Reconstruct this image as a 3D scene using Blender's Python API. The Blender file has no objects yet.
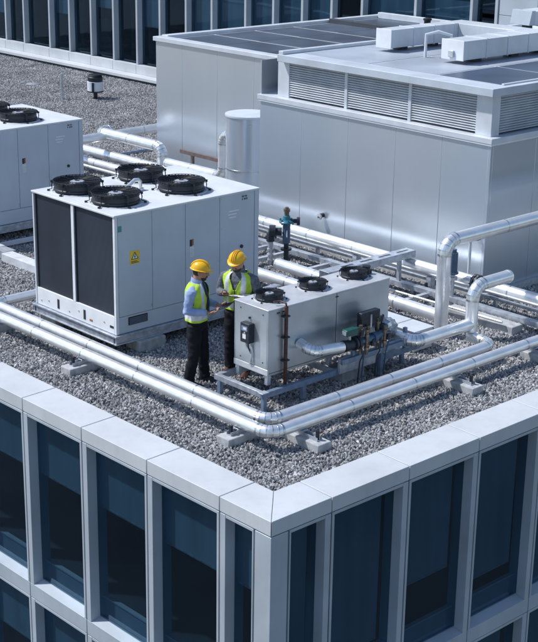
import bpy, bmesh, math, random
from mathutils import Vector, Matrix, noise
R = math.radians
PI = math.pi
rng = random.Random(7)
scene = bpy.context.scene
COL = scene.collection

# ------------------------------------------------------------------ materials
def rgb(c):
    return (c[0], c[1], c[2], 1.0)

def mat(name, col, rough=0.5, metal=0.0, var=0.06, vscale=3.0, bump=0.0, bscale=40.0, spec=0.5, rvar=0.08, stretch=None, col2=None, grime=0.0):
    m = bpy.data.materials.new(name); m.use_nodes = True
    nt = m.node_tree; N = nt.nodes; L = nt.links
    b = N['Principled BSDF']
    b.inputs['Roughness'].default_value = rough
    b.inputs['Metallic'].default_value = metal
    b.inputs['Specular IOR Level'].default_value = spec
    tc = N.new('ShaderNodeTexCoord')
    src = tc.outputs['Object']
    if stretch:
        mp = N.new('ShaderNodeMapping'); mp.inputs['Scale'].default_value = stretch
        L.new(src, mp.inputs['Vector']); src = mp.outputs['Vector']
    nz = N.new('ShaderNodeTexNoise'); nz.inputs['Scale'].default_value = vscale; nz.inputs['Detail'].default_value = 5
    L.new(src, nz.inputs['Vector'])
    mx = N.new('ShaderNodeMix'); mx.data_type = 'RGBA'
    a = col; c2 = col2 or tuple(x*(1-2*var) for x in col)
    mx.inputs['A'].default_value = rgb(tuple(min(1, x*(1+var)) for x in a)); mx.inputs['B'].default_value = rgb(c2)
    mr = N.new('ShaderNodeMapRange'); mr.inputs['From Min'].default_value = 0.35; mr.inputs['From Max'].default_value = 0.68
    L.new(nz.outputs['Fac'], mr.inputs['Value']); L.new(mr.outputs['Result'], mx.inputs['Factor'])
    colour = mx.outputs['Result']
    if grime:                       # blotchy weathering
        ng = N.new('ShaderNodeTexNoise'); ng.inputs['Scale'].default_value = 5.5; ng.inputs['Detail'].default_value = 9; ng.inputs['Roughness'].default_value = 0.72
        mg = N.new('ShaderNodeMapping'); mg.inputs['Scale'].default_value = (1, 1, 0.22); L.new(tc.outputs['Object'], mg.inputs['Vector']); L.new(mg.outputs['Vector'], ng.inputs['Vector'])
        rg = N.new('ShaderNodeMapRange'); rg.inputs['From Min'].default_value = 0.48; rg.inputs['From Max'].default_value = 0.72; rg.inputs['To Max'].default_value = grime
        L.new(ng.outputs['Fac'], rg.inputs['Value'])
        m2 = N.new('ShaderNodeMix'); m2.data_type = 'RGBA'; L.new(rg.outputs['Result'], m2.inputs['Factor']); L.new(colour, m2.inputs['A']); m2.inputs['B'].default_value = rgb(tuple(0.55*x for x in col))
        colour = m2.outputs['Result']
    L.new(colour, b.inputs['Base Color'])
    mr2 = N.new('ShaderNodeMapRange'); mr2.inputs['To Min'].default_value = max(0.02, rough-rvar); mr2.inputs['To Max'].default_value = rough+rvar
    nz2 = N.new('ShaderNodeTexNoise'); nz2.inputs['Scale'].default_value = vscale*2.3; nz2.inputs['Detail'].default_value = 4
    L.new(src, nz2.inputs['Vector']); L.new(nz2.outputs['Fac'], mr2.inputs['Value']); L.new(mr2.outputs['Result'], b.inputs['Roughness'])
    if bump:
        nb = N.new('ShaderNodeTexNoise'); nb.inputs['Scale'].default_value = bscale; nb.inputs['Detail'].default_value = 3
        L.new(src, nb.inputs['Vector'])
        bp = N.new('ShaderNodeBump'); bp.inputs['Strength'].default_value = bump; bp.inputs['Distance'].default_value = 0.01
        L.new(nb.outputs['Fac'], bp.inputs['Height']); L.new(bp.outputs['Normal'], b.inputs['Normal'])
    return m

M = {}
M['jacket'] = mat('pipe_cladding', (0.87, 0.885, 0.90), 0.32, 0.68, 0.05, 6, 0.10, 9, rvar=0.07)
M['jacket_elbow'] = mat('pipe_elbow_cladding', (0.85, 0.865, 0.88), 0.30, 0.74, 0.08, 14, 0.22, 30, rvar=0.1)
M['band'] = mat('pipe_band', (0.66, 0.68, 0.70), 0.3, 1.0)
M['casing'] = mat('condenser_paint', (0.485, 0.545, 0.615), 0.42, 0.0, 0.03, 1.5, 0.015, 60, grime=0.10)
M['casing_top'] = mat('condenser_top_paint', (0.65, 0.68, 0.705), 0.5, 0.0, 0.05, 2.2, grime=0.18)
M['seam'] = mat('dark_gap', (0.05, 0.06, 0.075), 0.7)
M['coil_frame'] = mat('white_frame_paint', (0.74, 0.76, 0.79), 0.45, 0.0, 0.04, 4)
M['black'] = mat('black_plastic', (0.010, 0.0155, 0.026), 0.5, 0.0, 0.1, 8)
M['blackwire'] = mat('black_wire', (0.008, 0.012, 0.020), 0.55, spec=0.25)
M['hub'] = mat('fan_hub_metal', (0.55, 0.58, 0.62), 0.4, 0.5, 0.1, 20)
M['galv'] = mat('galvanised_steel', (0.50, 0.54, 0.60), 0.42, 0.55, 0.14, 12, 0.05, 60)
M['bluesteel'] = mat('blue_grey_steel', (0.20, 0.27, 0.38), 0.45, 0.3, 0.12, 9)
M['room_wall'] = mat('plant_room_sheet', (0.63, 0.69, 0.76), 0.26, 0.66, 0.02, 0.6, 0.03, 1.0, rvar=0.025, stretch=(1, 1, 0.25))
M['trim'] = mat('pale_flashing', (0.60, 0.64, 0.69), 0.45, 0.1, 0.05, 3)
M['slab'] = mat('pale_roof_edge', (0.50, 0.55, 0.61), 0.5, 0.0, 0.06, 2)
M['louvre'] = mat('louvre_slat_paint', (0.64, 0.67, 0.71), 0.45, 0.1)
M['roofpanel'] = mat('dark_roof_panel', (0.085, 0.108, 0.15), 0.38, 0.0, 0.15, 0.9)
M['roofpanel_mid'] = mat('grey_blue_roof_panel', (0.36, 0.40, 0.46), 0.5, 0.0, 0.12, 0.8)
M['roofpanel_blue'] = mat('blue_black_roof_panel', (0.05, 0.075, 0.12), 0.35, 0.0, 0.12, 0.8)
M['roofjoint'] = mat('roof_joint', (0.50, 0.53, 0.57), 0.6)
M['coping'] = mat('coping_panel_paint', (0.565, 0.59, 0.615), 0.42, 0.0, 0.05, 0.9, 0.01, 30, grime=0.22)
M['facade'] = mat('facade_frame_paint', (0.455, 0.505, 0.555), 0.40, 0.1, 0.06, 1.1, grime=0.15)
M['reveal'] = M['facade']
M['concrete'] = mat('concrete', (0.42, 0.43, 0.44), 0.9, 0.0, 0.12, 11, 0.3, 70)
M['concrete_dark'] = mat('grey_concrete', (0.30, 0.32, 0.35), 0.9, 0.0, 0.12, 9, 0.3, 60)
M['sleeper'] = mat('pale_concrete', (0.58, 0.60, 0.63), 0.85, 0.0, 0.08, 6, 0.2, 70)
M['spandrel'] = mat('spandrel_panel', (0.34, 0.40, 0.48), 0.5)
M['blind'] = mat('roller_blind_fabric', (0.31, 0.385, 0.435), 0.9, 0.0, 0.1, 1.2, stretch=(3, 3, 0.3))
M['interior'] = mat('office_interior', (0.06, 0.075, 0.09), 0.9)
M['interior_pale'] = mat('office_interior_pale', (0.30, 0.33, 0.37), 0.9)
M['yellow_label'] = mat('yellow_sticker', (0.80, 0.52, 0.03), 0.5)
M['ink'] = mat('black_ink', (0.02, 0.02, 0.025), 0.6)
M['white_label'] = mat('white_sticker', (0.78, 0.80, 0.82), 0.5)
M['orange_label'] = mat('orange_sticker', (0.40, 0.13, 0.06), 0.5)
M['green_label'] = mat('green_sticker', (0.06, 0.27, 0.24), 0.5)
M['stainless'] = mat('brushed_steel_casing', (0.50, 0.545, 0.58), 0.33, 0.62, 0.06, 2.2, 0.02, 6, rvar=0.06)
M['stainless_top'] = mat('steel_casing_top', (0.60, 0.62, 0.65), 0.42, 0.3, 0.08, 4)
M['brown'] = mat('rust_brown_pipe', (0.075, 0.026, 0.018), 0.55, 0.1, 0.25, 14)
M['redwood'] = mat('reddish_rail', (0.15, 0.11, 0.105), 0.6, 0.1, 0.15, 9)
M['teal'] = mat('teal_valve_paint', (0.018, 0.15, 0.22), 0.4, 0.0, 0.1, 20)
M['green'] = mat('green_valve_paint', (0.008, 0.085, 0.07), 0.4, 0.0, 0.1, 20)
M['valve_blue'] = mat('slate_blue_valve_paint', (0.05, 0.10, 0.17), 0.45)
M['brass'] = mat('aged_brass', (0.21, 0.165, 0.125), 0.45, 0.6, 0.2, 20)
M['iron'] = mat('dark_cast_iron', (0.024, 0.031, 0.044), 0.5, 0.2, 0.2, 20)
M['foil'] = mat('crumpled_foil', (0.62, 0.64, 0.67), 0.22, 1.0, 0.2, 14, 1.0, 34, rvar=0.12)
M['skin'] = mat('skin', (0.42, 0.225, 0.15), 0.55, 0.0, 0.06, 30, spec=0.35)
M['skin2'] = mat('skin_fair', (0.47, 0.26, 0.18), 0.55, 0.0, 0.06, 30, spec=0.35)
M['hair'] = mat('dark_hair', (0.022, 0.016, 0.013), 0.6, 0.0, 0.2, 60)
M['hair2'] = mat('brown_hair', (0.05, 0.03, 0.02), 0.6, 0.0, 0.2, 60)
M['hat'] = mat('yellow_hard_hat_plastic', (0.86, 0.47, 0.012), 0.28, 0.0, 0.02, 5)
M['lime'] = mat('lime_vest_fabric', (0.46, 0.68, 0.05), 0.75, 0.0, 0.08, 14, 0.25, 25)
M['silver'] = mat('reflective_tape', (0.66, 0.68, 0.71), 0.4, 0.1, 0.06, 20, 0.15, 30)
M['shirt_blue'] = mat('light_blue_shirt', (0.30, 0.39, 0.62), 0.8, 0.0, 0.1, 9, 0.3, 18)
M['shirt_grey'] = mat('grey_shirt', (0.13, 0.14, 0.17), 0.8, 0.0, 0.25, 40, 0.3, 18)
M['trousers'] = mat('dark_trousers', (0.006, 0.0075, 0.012), 0.8, 0.0, 0.2, 9, 0.4, 14, spec=0.3)
M['shoe'] = mat('black_shoe', (0.012, 0.012, 0.014), 0.45)
M['shoe_brown'] = mat('brown_shoe', (0.09, 0.035, 0.025), 0.5)
M['tie'] = mat('navy_tie', (0.012, 0.018, 0.05), 0.6)
M['screen'] = mat('dark_screen', (0.015, 0.02, 0.03), 0.12)
M['paper'] = mat('white_paper', (0.78, 0.79, 0.80), 0.8, 0.0, 0.03)
M['eye'] = mat('eye', (0.05, 0.035, 0.03), 0.2)
M['lip'] = mat('lip', (0.25, 0.09, 0.075), 0.5)
M['duct'] = mat('pale_duct_paint', (0.58, 0.62, 0.665), 0.45, 0.1, 0.04, 3, grime=0.2)
M['vent_white'] = mat('vent_drum_paint', (0.70, 0.74, 0.80), 0.45)
M['street'] = mat('asphalt', (0.042, 0.046, 0.054), 0.9, 0.0, 0.25, 0.05)

def coil_mat():
    m = mat('coil_fins', (0.026, 0.036, 0.056), 0.55, 0.2, 0.15, 1.0)
    nt = m.node_tree; N = nt.nodes; L = nt.links; b = N['Principled BSDF']
    tc = N.new('ShaderNodeTexCoord')
    w = N.new('ShaderNodeTexWave'); w.wave_type = 'BANDS'; w.bands_direction = 'Y'; w.inputs['Scale'].default_value = 18; w.inputs['Distortion'].default_value = 0.2
    L.new(tc.outputs['Object'], w.inputs['Vector'])
    bp = N.new('ShaderNodeBump'); bp.inputs['Strength'].default_value = 0.6; bp.inputs['Distance'].default_value = 0.006
    L.new(w.outputs['Fac'], bp.inputs['Height']); L.new(bp.outputs['Normal'], b.inputs['Normal'])
    return m
M['coil'] = coil_mat()

def glass_mat(name, tint, gloss=(0.9, 0.95, 1.0), ior=1.5, grime=0.0):
    m = bpy.data.materials.new(name); m.use_nodes = True
    nt = m.node_tree; N = nt.nodes; L = nt.links
    N.remove(N['Principled BSDF']); out = N['Material Output']
    tr = N.new('ShaderNodeBsdfTransparent'); tr.inputs['Color'].default_value = rgb(tint)
    gl = N.new('ShaderNodeBsdfGlossy'); gl.inputs['Roughness'].default_value = 0.03; gl.inputs['Color'].default_value = rgb(gloss)
    fr = N.new('ShaderNodeFresnel'); fr.inputs['IOR'].default_value = ior
    tc = N.new('ShaderNodeTexCoord'); nz = N.new('ShaderNodeTexNoise'); nz.inputs['Scale'].default_value = 1.1; nz.inputs['Detail'].default_value = 1
    bp = N.new('ShaderNodeBump'); bp.inputs['Strength'].default_value = 0.03; bp.inputs['Distance'].default_value = 0.05
    L.new(tc.outputs['Object'], nz.inputs['Vector']); L.new(nz.outputs['Fac'], bp.inputs['Height']); L.new(bp.outputs['Normal'], gl.inputs['Normal'])
    mx = N.new('ShaderNodeMixShader')
    ge = N.new('ShaderNodeNewGeometry'); inv = N.new('ShaderNodeMath'); inv.operation = 'SUBTRACT'; inv.inputs[0].default_value = 1.0
    mul = N.new('ShaderNodeMath'); mul.operation = 'MULTIPLY'      # the pane reflects at its outer face; the exit face only passes light
    L.new(ge.outputs['Backfacing'], inv.inputs[1]); L.new(fr.outputs['Fac'], mul.inputs[0]); L.new(inv.outputs[0], mul.inputs[1])
    L.new(mul.outputs[0], mx.inputs['Fac']); L.new(tr.outputs['BSDF'], mx.inputs[1]); L.new(gl.outputs['BSDF'], mx.inputs[2])
    L.new(mx.outputs['Shader'], out.inputs['Surface'])
    return m
M['glass'] = glass_mat('window_glass', (0.50, 0.605, 0.665), (0.46, 0.68, 0.90), 1.85)
M['glass_far'] = glass_mat('far_window_glass', (0.51, 0.615, 0.68), (0.46, 0.68, 0.90), 1.6)

# ------------------------------------------------------------------ mesh builder
class MB:
    def __init__(self):
        self.bm = bmesh.new()
    def _faces_new(self, verts, quads, mi=0):
        for q in quads:
            try:
                f = self.bm.faces.new([verts[i] for i in q]); f.material_index = mi
            except ValueError:
                pass
    def hexa(self, p, mi=0):            # 8 points: bottom ring 0-3, top ring 4-7
        v = [self.bm.verts.new(q) for q in p]
        self._faces_new(v, [(0, 3, 2, 1), (4, 5, 6, 7), (0, 1, 5, 4), (1, 2, 6, 5), (2, 3, 7, 6), (3, 0, 4, 7)], mi)
        return v
    def box(self, x0, x1, y0, y1, z0, z1, mi=0):
        if x0 > x1: x0, x1 = x1, x0
        if y0 > y1: y0, y1 = y1, y0
        if z0 > z1: z0, z1 = z1, z0
        self.hexa([(x0, y0, z0), (x1, y0, z0), (x1, y1, z0), (x0, y1, z0), (x0, y0, z1), (x1, y0, z1), (x1, y1, z1), (x0, y1, z1)], mi)
        return self
    def obox(self, mtx, sx, sy, sz, mi=0):
        P = [(-sx, -sy, -sz), (sx, -sy, -sz), (sx, sy, -sz), (-sx, sy, -sz), (-sx, -sy, sz), (sx, -sy, sz), (sx, sy, sz), (-sx, sy, sz)]
        self.hexa([mtx @ (Vector(p)*0.5) for p in P], mi); return self
    def rings(self, rings, cap=True, mi=0, closed=True):
        vs = [[self.bm.verts.new(p) for p in r] for r in rings]
        n = len(vs[0])
        for a, b in zip(vs, vs[1:]):
            for i in range(n if closed else n-1):
                j = (i+1) % n
                try:
                    f = self.bm.faces.new((a[i], a[j], b[j], b[i])); f.material_index = mi
                except ValueError: pass
        if cap:
            for r in (vs[0], vs[-1]):
                try:
                    f = self.bm.faces.new(r); f.material_index = mi
                except ValueError: pass
        return vs
    def tube(self, pts, r, n=16, cap=True, mi=0, up=None):
        pts = [Vector(p) for p in pts]
        rad = r if isinstance(r, (list, tuple)) else [r]*len(pts)
        rings = []; prev = None
        for i, p in enumerate(pts):
            if i == 0: t = pts[1]-p
            elif i == len(pts)-1: t = p-pts[i-1]
            else: t = (pts[i+1]-p).normalized()+(p-pts[i-1]).normalized()
            t.normalize()
            if prev is None:
                a = Vector((0, 0, 1)) if abs(t.z) < 0.9 else Vector((1, 0, 0))
                u = t.cross(a).normalized()
            else:
                u = (prev - t*prev.dot(t)).normalized()
            prev = u; w = t.cross(u)
            k = 1.0
            if 0 < i < len(pts)-1:
                c = (p-pts[i-1]).normalized().dot((pts[i+1]-p).normalized()); k = 1/max(0.5, math.sqrt((1+c)/2))
            ri = rad[i]
            rx, ry = ri if isinstance(ri, (tuple, list)) else (ri, ri)
            rings.append([p+u*(math.cos(2*PI*j/n)*rx)+w*(math.sin(2*PI*j/n)*ry) for j in range(n)])
        self.rings(rings, cap, mi); return self
    def cyl(self, c, r, h, n=24, axis='z', r2=None, mi=0):
        c = Vector(c); d = {'x': Vector((1, 0, 0)), 'y': Vector((0, 1, 0)), 'z': Vector((0, 0, 1))}[axis]
        return self.tube([c, c+d*h], [r, r if r2 is None else r2], n, mi=mi)
    def lathe(self, prof, n=32, c=(0, 0, 0), cap=False, mi=0):
        self.rings([[(c[0]+r*math.cos(2*PI*j/n), c[1]+r*math.sin(2*PI*j/n), c[2]+z) for j in range(n)] for r, z in prof], cap, mi); return self
    def torus(self, c, r, w, n=32, k=6, mi=0):
        c = Vector(c); ring = []
        vs = [[self.bm.verts.new((c.x+(r+w*math.cos(2*PI*b/k))*math.cos(2*PI*a/n), c.y+(r+w*math.cos(2*PI*b/k))*math.sin(2*PI*a/n), c.z+w*math.sin(2*PI*b/k))) for b in range(k)] for a in range(n)]
        for a in range(n):
            for b in range(k):
                f = self.bm.faces.new((vs[a][b], vs[(a+1) % n][b], vs[(a+1) % n][(b+1) % k], vs[a][(b+1) % k])); f.material_index = mi
        return self
    def prism(self, poly, z0, z1, mi=0):
        a = [(p[0], p[1], z0) for p in poly]; b = [(p[0], p[1], z1) for p in poly]
        self.rings([a, b], True, mi); return self
    def build(self, name, m, parent=None, origin=(0, 0, 0), bevel=0.0, smooth=True, ang=35):
        o = Vector(origin)
        bmesh.ops.recalc_face_normals(self.bm, faces=self.bm.faces)
        if o.length: bmesh.ops.translate(self.bm, verts=self.bm.verts, vec=-o)
        me = bpy.data.meshes.new(name); self.bm.to_mesh(me); self.bm.free()
        for k in (m if isinstance(m, (list, tuple)) else [m]): me.materials.append(k)
        if smooth and len(me.polygons):
            me.polygons.foreach_set('use_smooth', [True]*len(me.polygons))
            me.set_sharp_from_angle(angle=R(ang))
        ob = bpy.data.objects.new(name, me); COL.objects.link(ob)
        if parent is not None: ob.parent = parent
        else: ob.location = o
        if bevel:
            b = ob.modifiers.new('edge_bevel', 'BEVEL'); b.width = bevel; b.segments = 2; b.limit_method = 'ANGLE'; b.angle_limit = R(50)
        return ob

def tag(o, label, cat, group=None, kind=None):
    if label: o['label'] = label
    if cat: o['category'] = cat
    if group: o['group'] = group
    if kind: o['kind'] = kind
    return o

def thing(name, label, cat, loc=(0, 0, 0), group=None):
    o = bpy.data.objects.new(name, None); COL.objects.link(o); o.location = loc; o.empty_display_size = 0.2
    return tag(o, label, cat, group)

def copy_tree(o, parent=None):
    c = o.copy(); COL.objects.link(c)
    if parent is not None: c.parent = parent
    for ch in list(o.children): copy_tree(ch, c)
    return c
def base(o): return tuple(o.location)
# ------------------------------------------------------------------ setting: gravel roof, street
def gravel_mat():
    m = bpy.data.materials.new('gravel_bed'); m.use_nodes = True
    nt = m.node_tree; N = nt.nodes; L = nt.links; b = N['Principled BSDF']; b.inputs['Roughness'].default_value = 0.85
    tc = N.new('ShaderNodeTexCoord')
    v = N.new('ShaderNodeTexVoronoi'); v.inputs['Scale'].default_value = 26
    L.new(tc.outputs['Object'], v.inputs['Vector'])
    sp = N.new('ShaderNodeSeparateColor'); L.new(v.outputs['Color'], sp.inputs['Color'])
    cr = N.new('ShaderNodeValToRGB'); e = cr.color_ramp.elements
    e[0].color = (0.10, 0.10, 0.11, 1); e[1].color = (0.46, 0.46, 0.48, 1)
    L.new(sp.outputs['Red'], cr.inputs['Fac']); L.new(cr.outputs['Color'], b.inputs['Base Color'])
    bp = N.new('ShaderNodeBump'); bp.invert = True; bp.inputs['Strength'].default_value = 1.0; bp.inputs['Distance'].default_value = 0.03
    L.new(v.outputs['Distance'], bp.inputs['Height']); L.new(bp.outputs['Normal'], b.inputs['Normal'])
    return m
def stone_mat():
    m = bpy.data.materials.new('gravel_stone'); m.use_nodes = True
    nt = m.node_tree; N = nt.nodes; L = nt.links; b = N['Principled BSDF']; b.inputs['Roughness'].default_value = 0.8
    at = N.new('ShaderNodeAttribute'); at.attribute_type = 'INSTANCER'; at.attribute_name = 'tone'
    cr = N.new('ShaderNodeValToRGB'); e = cr.color_ramp.elements
    e[0].color = (0.115, 0.117, 0.124, 1); e[1].position = 1.0; e[1].color = (0.57, 0.57, 0.58, 1)
    k = e.new(0.3); k.color = (0.255, 0.257, 0.265, 1)
    k = e.new(0.7); k.color = (0.385, 0.386, 0.395, 1)
    k = e.new(0.9); k.color = (0.43, 0.415, 0.41, 1)
    L.new(at.outputs['Fac'], cr.inputs['Fac']); L.new(cr.outputs['Color'], b.inputs['Base Color'])
    return m
mb = MB(); mb.box(0.45, 18.3, 0.45, 60, -0.10, -0.008)
tag(mb.build('roof_gravel', gravel_mat()), None, None, kind='structure')
mb = MB(); mb.box(-400, 400, -400, 400, -40.2, -40)
tag(mb.build('street', M['street']), None, None, kind='structure')

def scatter_stones():
    me = bpy.data.meshes.new('gravel_stones'); bm = bmesh.new()
    def rect(x0, x1, y0, y1):
        bm.faces.new([bm.verts.new((x, y, 0.0)) for x, y in ((x0, y0), (x1, y0), (x1, y1), (x0, y1))])
    rect(0.56, 8.45, 0.56, 12); rect(8.45, 10.9, 0.56, 3.9); rect(0.56, 18.1, 12, 37)
    bm.to_mesh(me); bm.free()
    sm = stone_mat(); me.materials.append(sm)
    ob = bpy.data.objects.new('gravel_stones', me); COL.objects.link(ob); ob['kind'] = 'stuff'
    ng = bpy.data.node_groups.new('scatter_gravel', 'GeometryNodeTree')
    ng.interface.new_socket('Geometry', in_out='INPUT', socket_type='NodeSocketGeometry')
    ng.interface.new_socket('Geometry', in_out='OUTPUT', socket_type='NodeSocketGeometry')
    N = ng.nodes; L = ng.links
    gi = N.new('NodeGroupInput'); go = N.new('NodeGroupOutput')
    d = N.new('GeometryNodeDistributePointsOnFaces'); d.distribute_method = 'RANDOM'; d.inputs['Density'].default_value = 1650
    L.new(gi.outputs[0], d.inputs['Mesh'])
    ins = N.new('GeometryNodeInstanceOnPoints'); L.new(d.outputs['Points'], ins.inputs['Points'])
    join = N.new('GeometryNodeJoinGeometry')
    for k in range(4):
        ico = N.new('GeometryNodeMeshIcoSphere'); ico.inputs['Radius'].default_value = 0.016; ico.inputs['Subdivisions'].default_value = 2
        sp = N.new('GeometryNodeSetPosition')
        nz = N.new('ShaderNodeTexNoise'); nz.noise_dimensions = '4D'; nz.inputs['W'].default_value = k*7.3; nz.inputs['Scale'].default_value = 34; nz.inputs['Detail'].default_value = 1
        sub = N.new('ShaderNodeVectorMath'); sub.operation = 'SUBTRACT'; sub.inputs[1].default_value = (0.5, 0.5, 0.5)
        sc = N.new('ShaderNodeVectorMath'); sc.operation = 'SCALE'; sc.inputs['Scale'].default_value = 0.045
        L.new(nz.outputs['Color'], sub.inputs[0]); L.new(sub.outputs[0], sc.inputs[0]); L.new(sc.outputs[0], sp.inputs['Offset'])
        L.new(ico.outputs['Mesh'], sp.inputs['Geometry'])
        gm = N.new('GeometryNodeSetMaterial'); gm.inputs['Material'].default_value = sm
        L.new(sp.outputs['Geometry'], gm.inputs['Geometry'])
        toi = N.new('GeometryNodeGeometryToInstance'); L.new(gm.outputs['Geometry'], toi.inputs[0])
        L.new(toi.outputs[0], join.inputs[0])
    L.new(join.outputs[0], ins.inputs['Instance']); ins.inputs['Pick Instance'].default_value = True
    rv = N.new('FunctionNodeRandomValue'); rv.data_type = 'FLOAT_VECTOR'; rv.inputs['Max'].default_value = (6.28, 6.28, 6.28)
    L.new(rv.outputs['Value'], ins.inputs['Rotation'])
    rs = N.new('FunctionNodeRandomValue'); rs.data_type = 'FLOAT_VECTOR'; rs.inputs['Min'].default_value = (0.45, 0.42, 0.40); rs.inputs['Max'].default_value = (1.65, 1.35, 1.05); rs.inputs['Seed'].default_value = 5
    L.new(rs.outputs['Value'], ins.inputs['Scale'])
    st = N.new('GeometryNodeStoreNamedAttribute'); st.data_type = 'FLOAT'; st.domain = 'INSTANCE'; st.inputs['Name'].default_value = 'tone'
    rt = N.new('FunctionNodeRandomValue'); rt.inputs['Seed'].default_value = 11
    pn = N.new('ShaderNodeTexNoise'); pn.inputs['Scale'].default_value = 0.9; pn.inputs['Detail'].default_value = 3
    pos = N.new('GeometryNodeInputPosition'); L.new(pos.outputs[0], pn.inputs['Vector'])
    pa = N.new('ShaderNodeMath'); pa.operation = 'MULTIPLY_ADD'; pa.inputs[1].default_value = 0.9; pa.inputs[2].default_value = -0.45; L.new(pn.outputs['Fac'], pa.inputs[0])
    ps_ = N.new('ShaderNodeMath'); ps_.operation = 'ADD'; ps_.use_clamp = True; L.new(rt.outputs[1], ps_.inputs[0]); L.new(pa.outputs[0], ps_.inputs[1])
    L.new(ps_.outputs[0], st.inputs['Value']); L.new(ins.outputs['Instances'], st.inputs['Geometry'])
    tr = N.new('GeometryNodeTranslateInstances'); tr.inputs['Local Space'].default_value = False
    rz = N.new('FunctionNodeRandomValue'); rz.data_type = 'FLOAT_VECTOR'; rz.inputs['Min'].default_value = (0, 0, -0.008); rz.inputs['Max'].default_value = (0, 0, 0.022); rz.inputs['Seed'].default_value = 21
    L.new(rz.outputs['Value'], tr.inputs['Translation']); L.new(st.outputs['Geometry'], tr.inputs['Instances'])
    L.new(tr.outputs['Instances'], go.inputs[0])
    md = ob.modifiers.new('scatter', 'NODES'); md.node_group = ng
    return ob
scatter_stones()

# ------------------------------------------------------------------ the office building under the roof
office = thing('office_building', 'grey glass office building corner under the gravel roof', 'building', (0, 0, -0.13))
OB = (0, 0, -0.13)
TOP = 0.06; FB = -0.13; W = 0.555
ST = 2.86                       # storey height
LEFT = [0.888+1.372*i for i in range(0, 43)]     # joints along +Y (left facade)
RIGHT = [0.975+1.352*i for i in range(0, 13)]    # joints along +X (right facade)
g = 0.007
def coping(side, u0, u1, first=False):
    mb = MB()
    a, b = u0+g, u1-g
    def P(u, d, z): return (d, u, z) if side == 'L' else (u, d, z)
    prof = [(0, FB), (0, TOP), (W, TOP+0.012), (W, -0.03), (W-0.02, -0.03), (0.03, FB)]
    if first:
        r0 = [P(d+(0.004), d, z) for d, z in prof]
    else:
        r0 = [P(a, d, z) for d, z in prof]
    r1 = [P(b, d, z) for d, z in prof]
    mb.rings([r0, r1]); mb.build('coping_panel', M['coping'], office, OB, bevel=0.006)
for side, J in (('L', LEFT), ('R', RIGHT)):
    coping(side, 0, J[0], True)
    for a, b in zip(J, J[1:]): coping(side, a, b)
mb = MB(); mb.box(0.34, 18.1, 0.34, 59.8, -0.5, -0.104); mb.build('roof_deck', M['seam'], office, OB)

DG = 0.15
def mapper(side):
    def bx(mb, u0, u1, d0, d1, z0, z1):
        if side == 'L': mb.box(d0, d1, u0, u1, z0, z1)
        else: mb.box(u0, u1, d0, d1, z0, z1)
    return bx
def window(side, u0, u1, top, wide_low=0.036, wide_high=0.092, blind=True):
    """one bay between two joint lines, storey whose head is at z = top"""
    bx = mapper(side); bot = top-(ST-0.22); jo = 0.012
    mb = MB()
    bx(mb, u0+jo, u0+jo+wide_low, 0, 0.30, bot, top-0.012)
    bx(mb, u1-jo-wide_high, u1-jo, 0, 0.30, bot, top-0.012)
    a, b = u0+jo+wide_low+0.001, u1-jo-wide_high-0.001
    bx(mb, a, b, 0.004, 0.30, top-0.052, top-0.012)
    f = mb.build('window', M['facade'], office, OB, bevel=0.004)
    def sub(name, m, fill, bev=0):
        k = MB(); fill(k); return k.build(name, m, f, OB, bevel=bev)
    sub('pane', M['glass'], lambda k: bx(k, a+0.001, b-0.001, DG, DG+0.018, bot+0.05, top-0.053))
    def sill(k):
        def P(u, d, z): return (d, u, z) if side == 'L' else (u, d, z)
        pr = [(-0.004, bot-0.001), (-0.004, bot+0.002), (DG+0.03, bot+0.045), (DG+0.03, bot-0.001)]
        k.rings([[P(a+0.001, d, z) for d, z in pr], [P(b-0.001, d, z) for d, z in pr]])
    sub('sill', M['facade'], sill, 0.003)
    if blind:
        drop = 0.86 if side == 'L' else rng.choice([1.55, 1.8, 1.95, 2.1, 2.2])  # right-side blinds are added to brighten the glass in place of reflections
        e = 0 if side == 'L' else (b-a)*rng.choice([0.16, 0.22, 0.27, 0.32])
        sub('blind', M['blind'], lambda k: bx(k, a+0.002, b-0.002-e, DG+0.03, DG+0.045, top-0.06-drop, top-0.06))
        sub('blind_bar', M['galv'], lambda k: bx(k, a+0.002, b-0.002-e, DG+0.025, DG+0.05, top-0.085-drop, top-0.061-drop))
    sub('spandrel_panel', M['spandrel'], lambda k: bx(k, a+0.002, b-0.002, DG+0.06, DG+0.10, bot+0.03, bot+0.33))
    sub('inner_rail', M['trim'], lambda k: bx(k, a+0.002, b-0.002, DG+0.045, DG+0.11, bot+0.331, bot+0.35))
def beam(side, u0, u1, z1):
    mb = MB(); mapper(side)(mb, u0+0.008, u1-0.008, 0, 0.32, z1-0.22, z1-0.002); mb.build('beam_panel', M['facade'], office, OB, bevel=0.004)
NL, NR = 10, 8
for s in range(3):
    top = FB-ST*s
    for side, J, n in (('L', LEFT, NL), ('R', RIGHT, NR)):
        window(side, 0.285, J[0], top, 0.02, 0.092)
        beam(side, 0.285, J[0], top-(ST-0.22))
        for a, b in zip(J[:n], J[1:n+1]):
            window(side, a, b, top); beam(side, a, b, top-(ST-0.22))
BOT = FB-ST*3
mb = MB(); mb.prism([(0, 0), (0.27, 0), (0.27, 0.27), (0, 0.27)], BOT, FB-0.012); mb.build('corner_column', M['facade'], office, OB, bevel=0.006)
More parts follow.
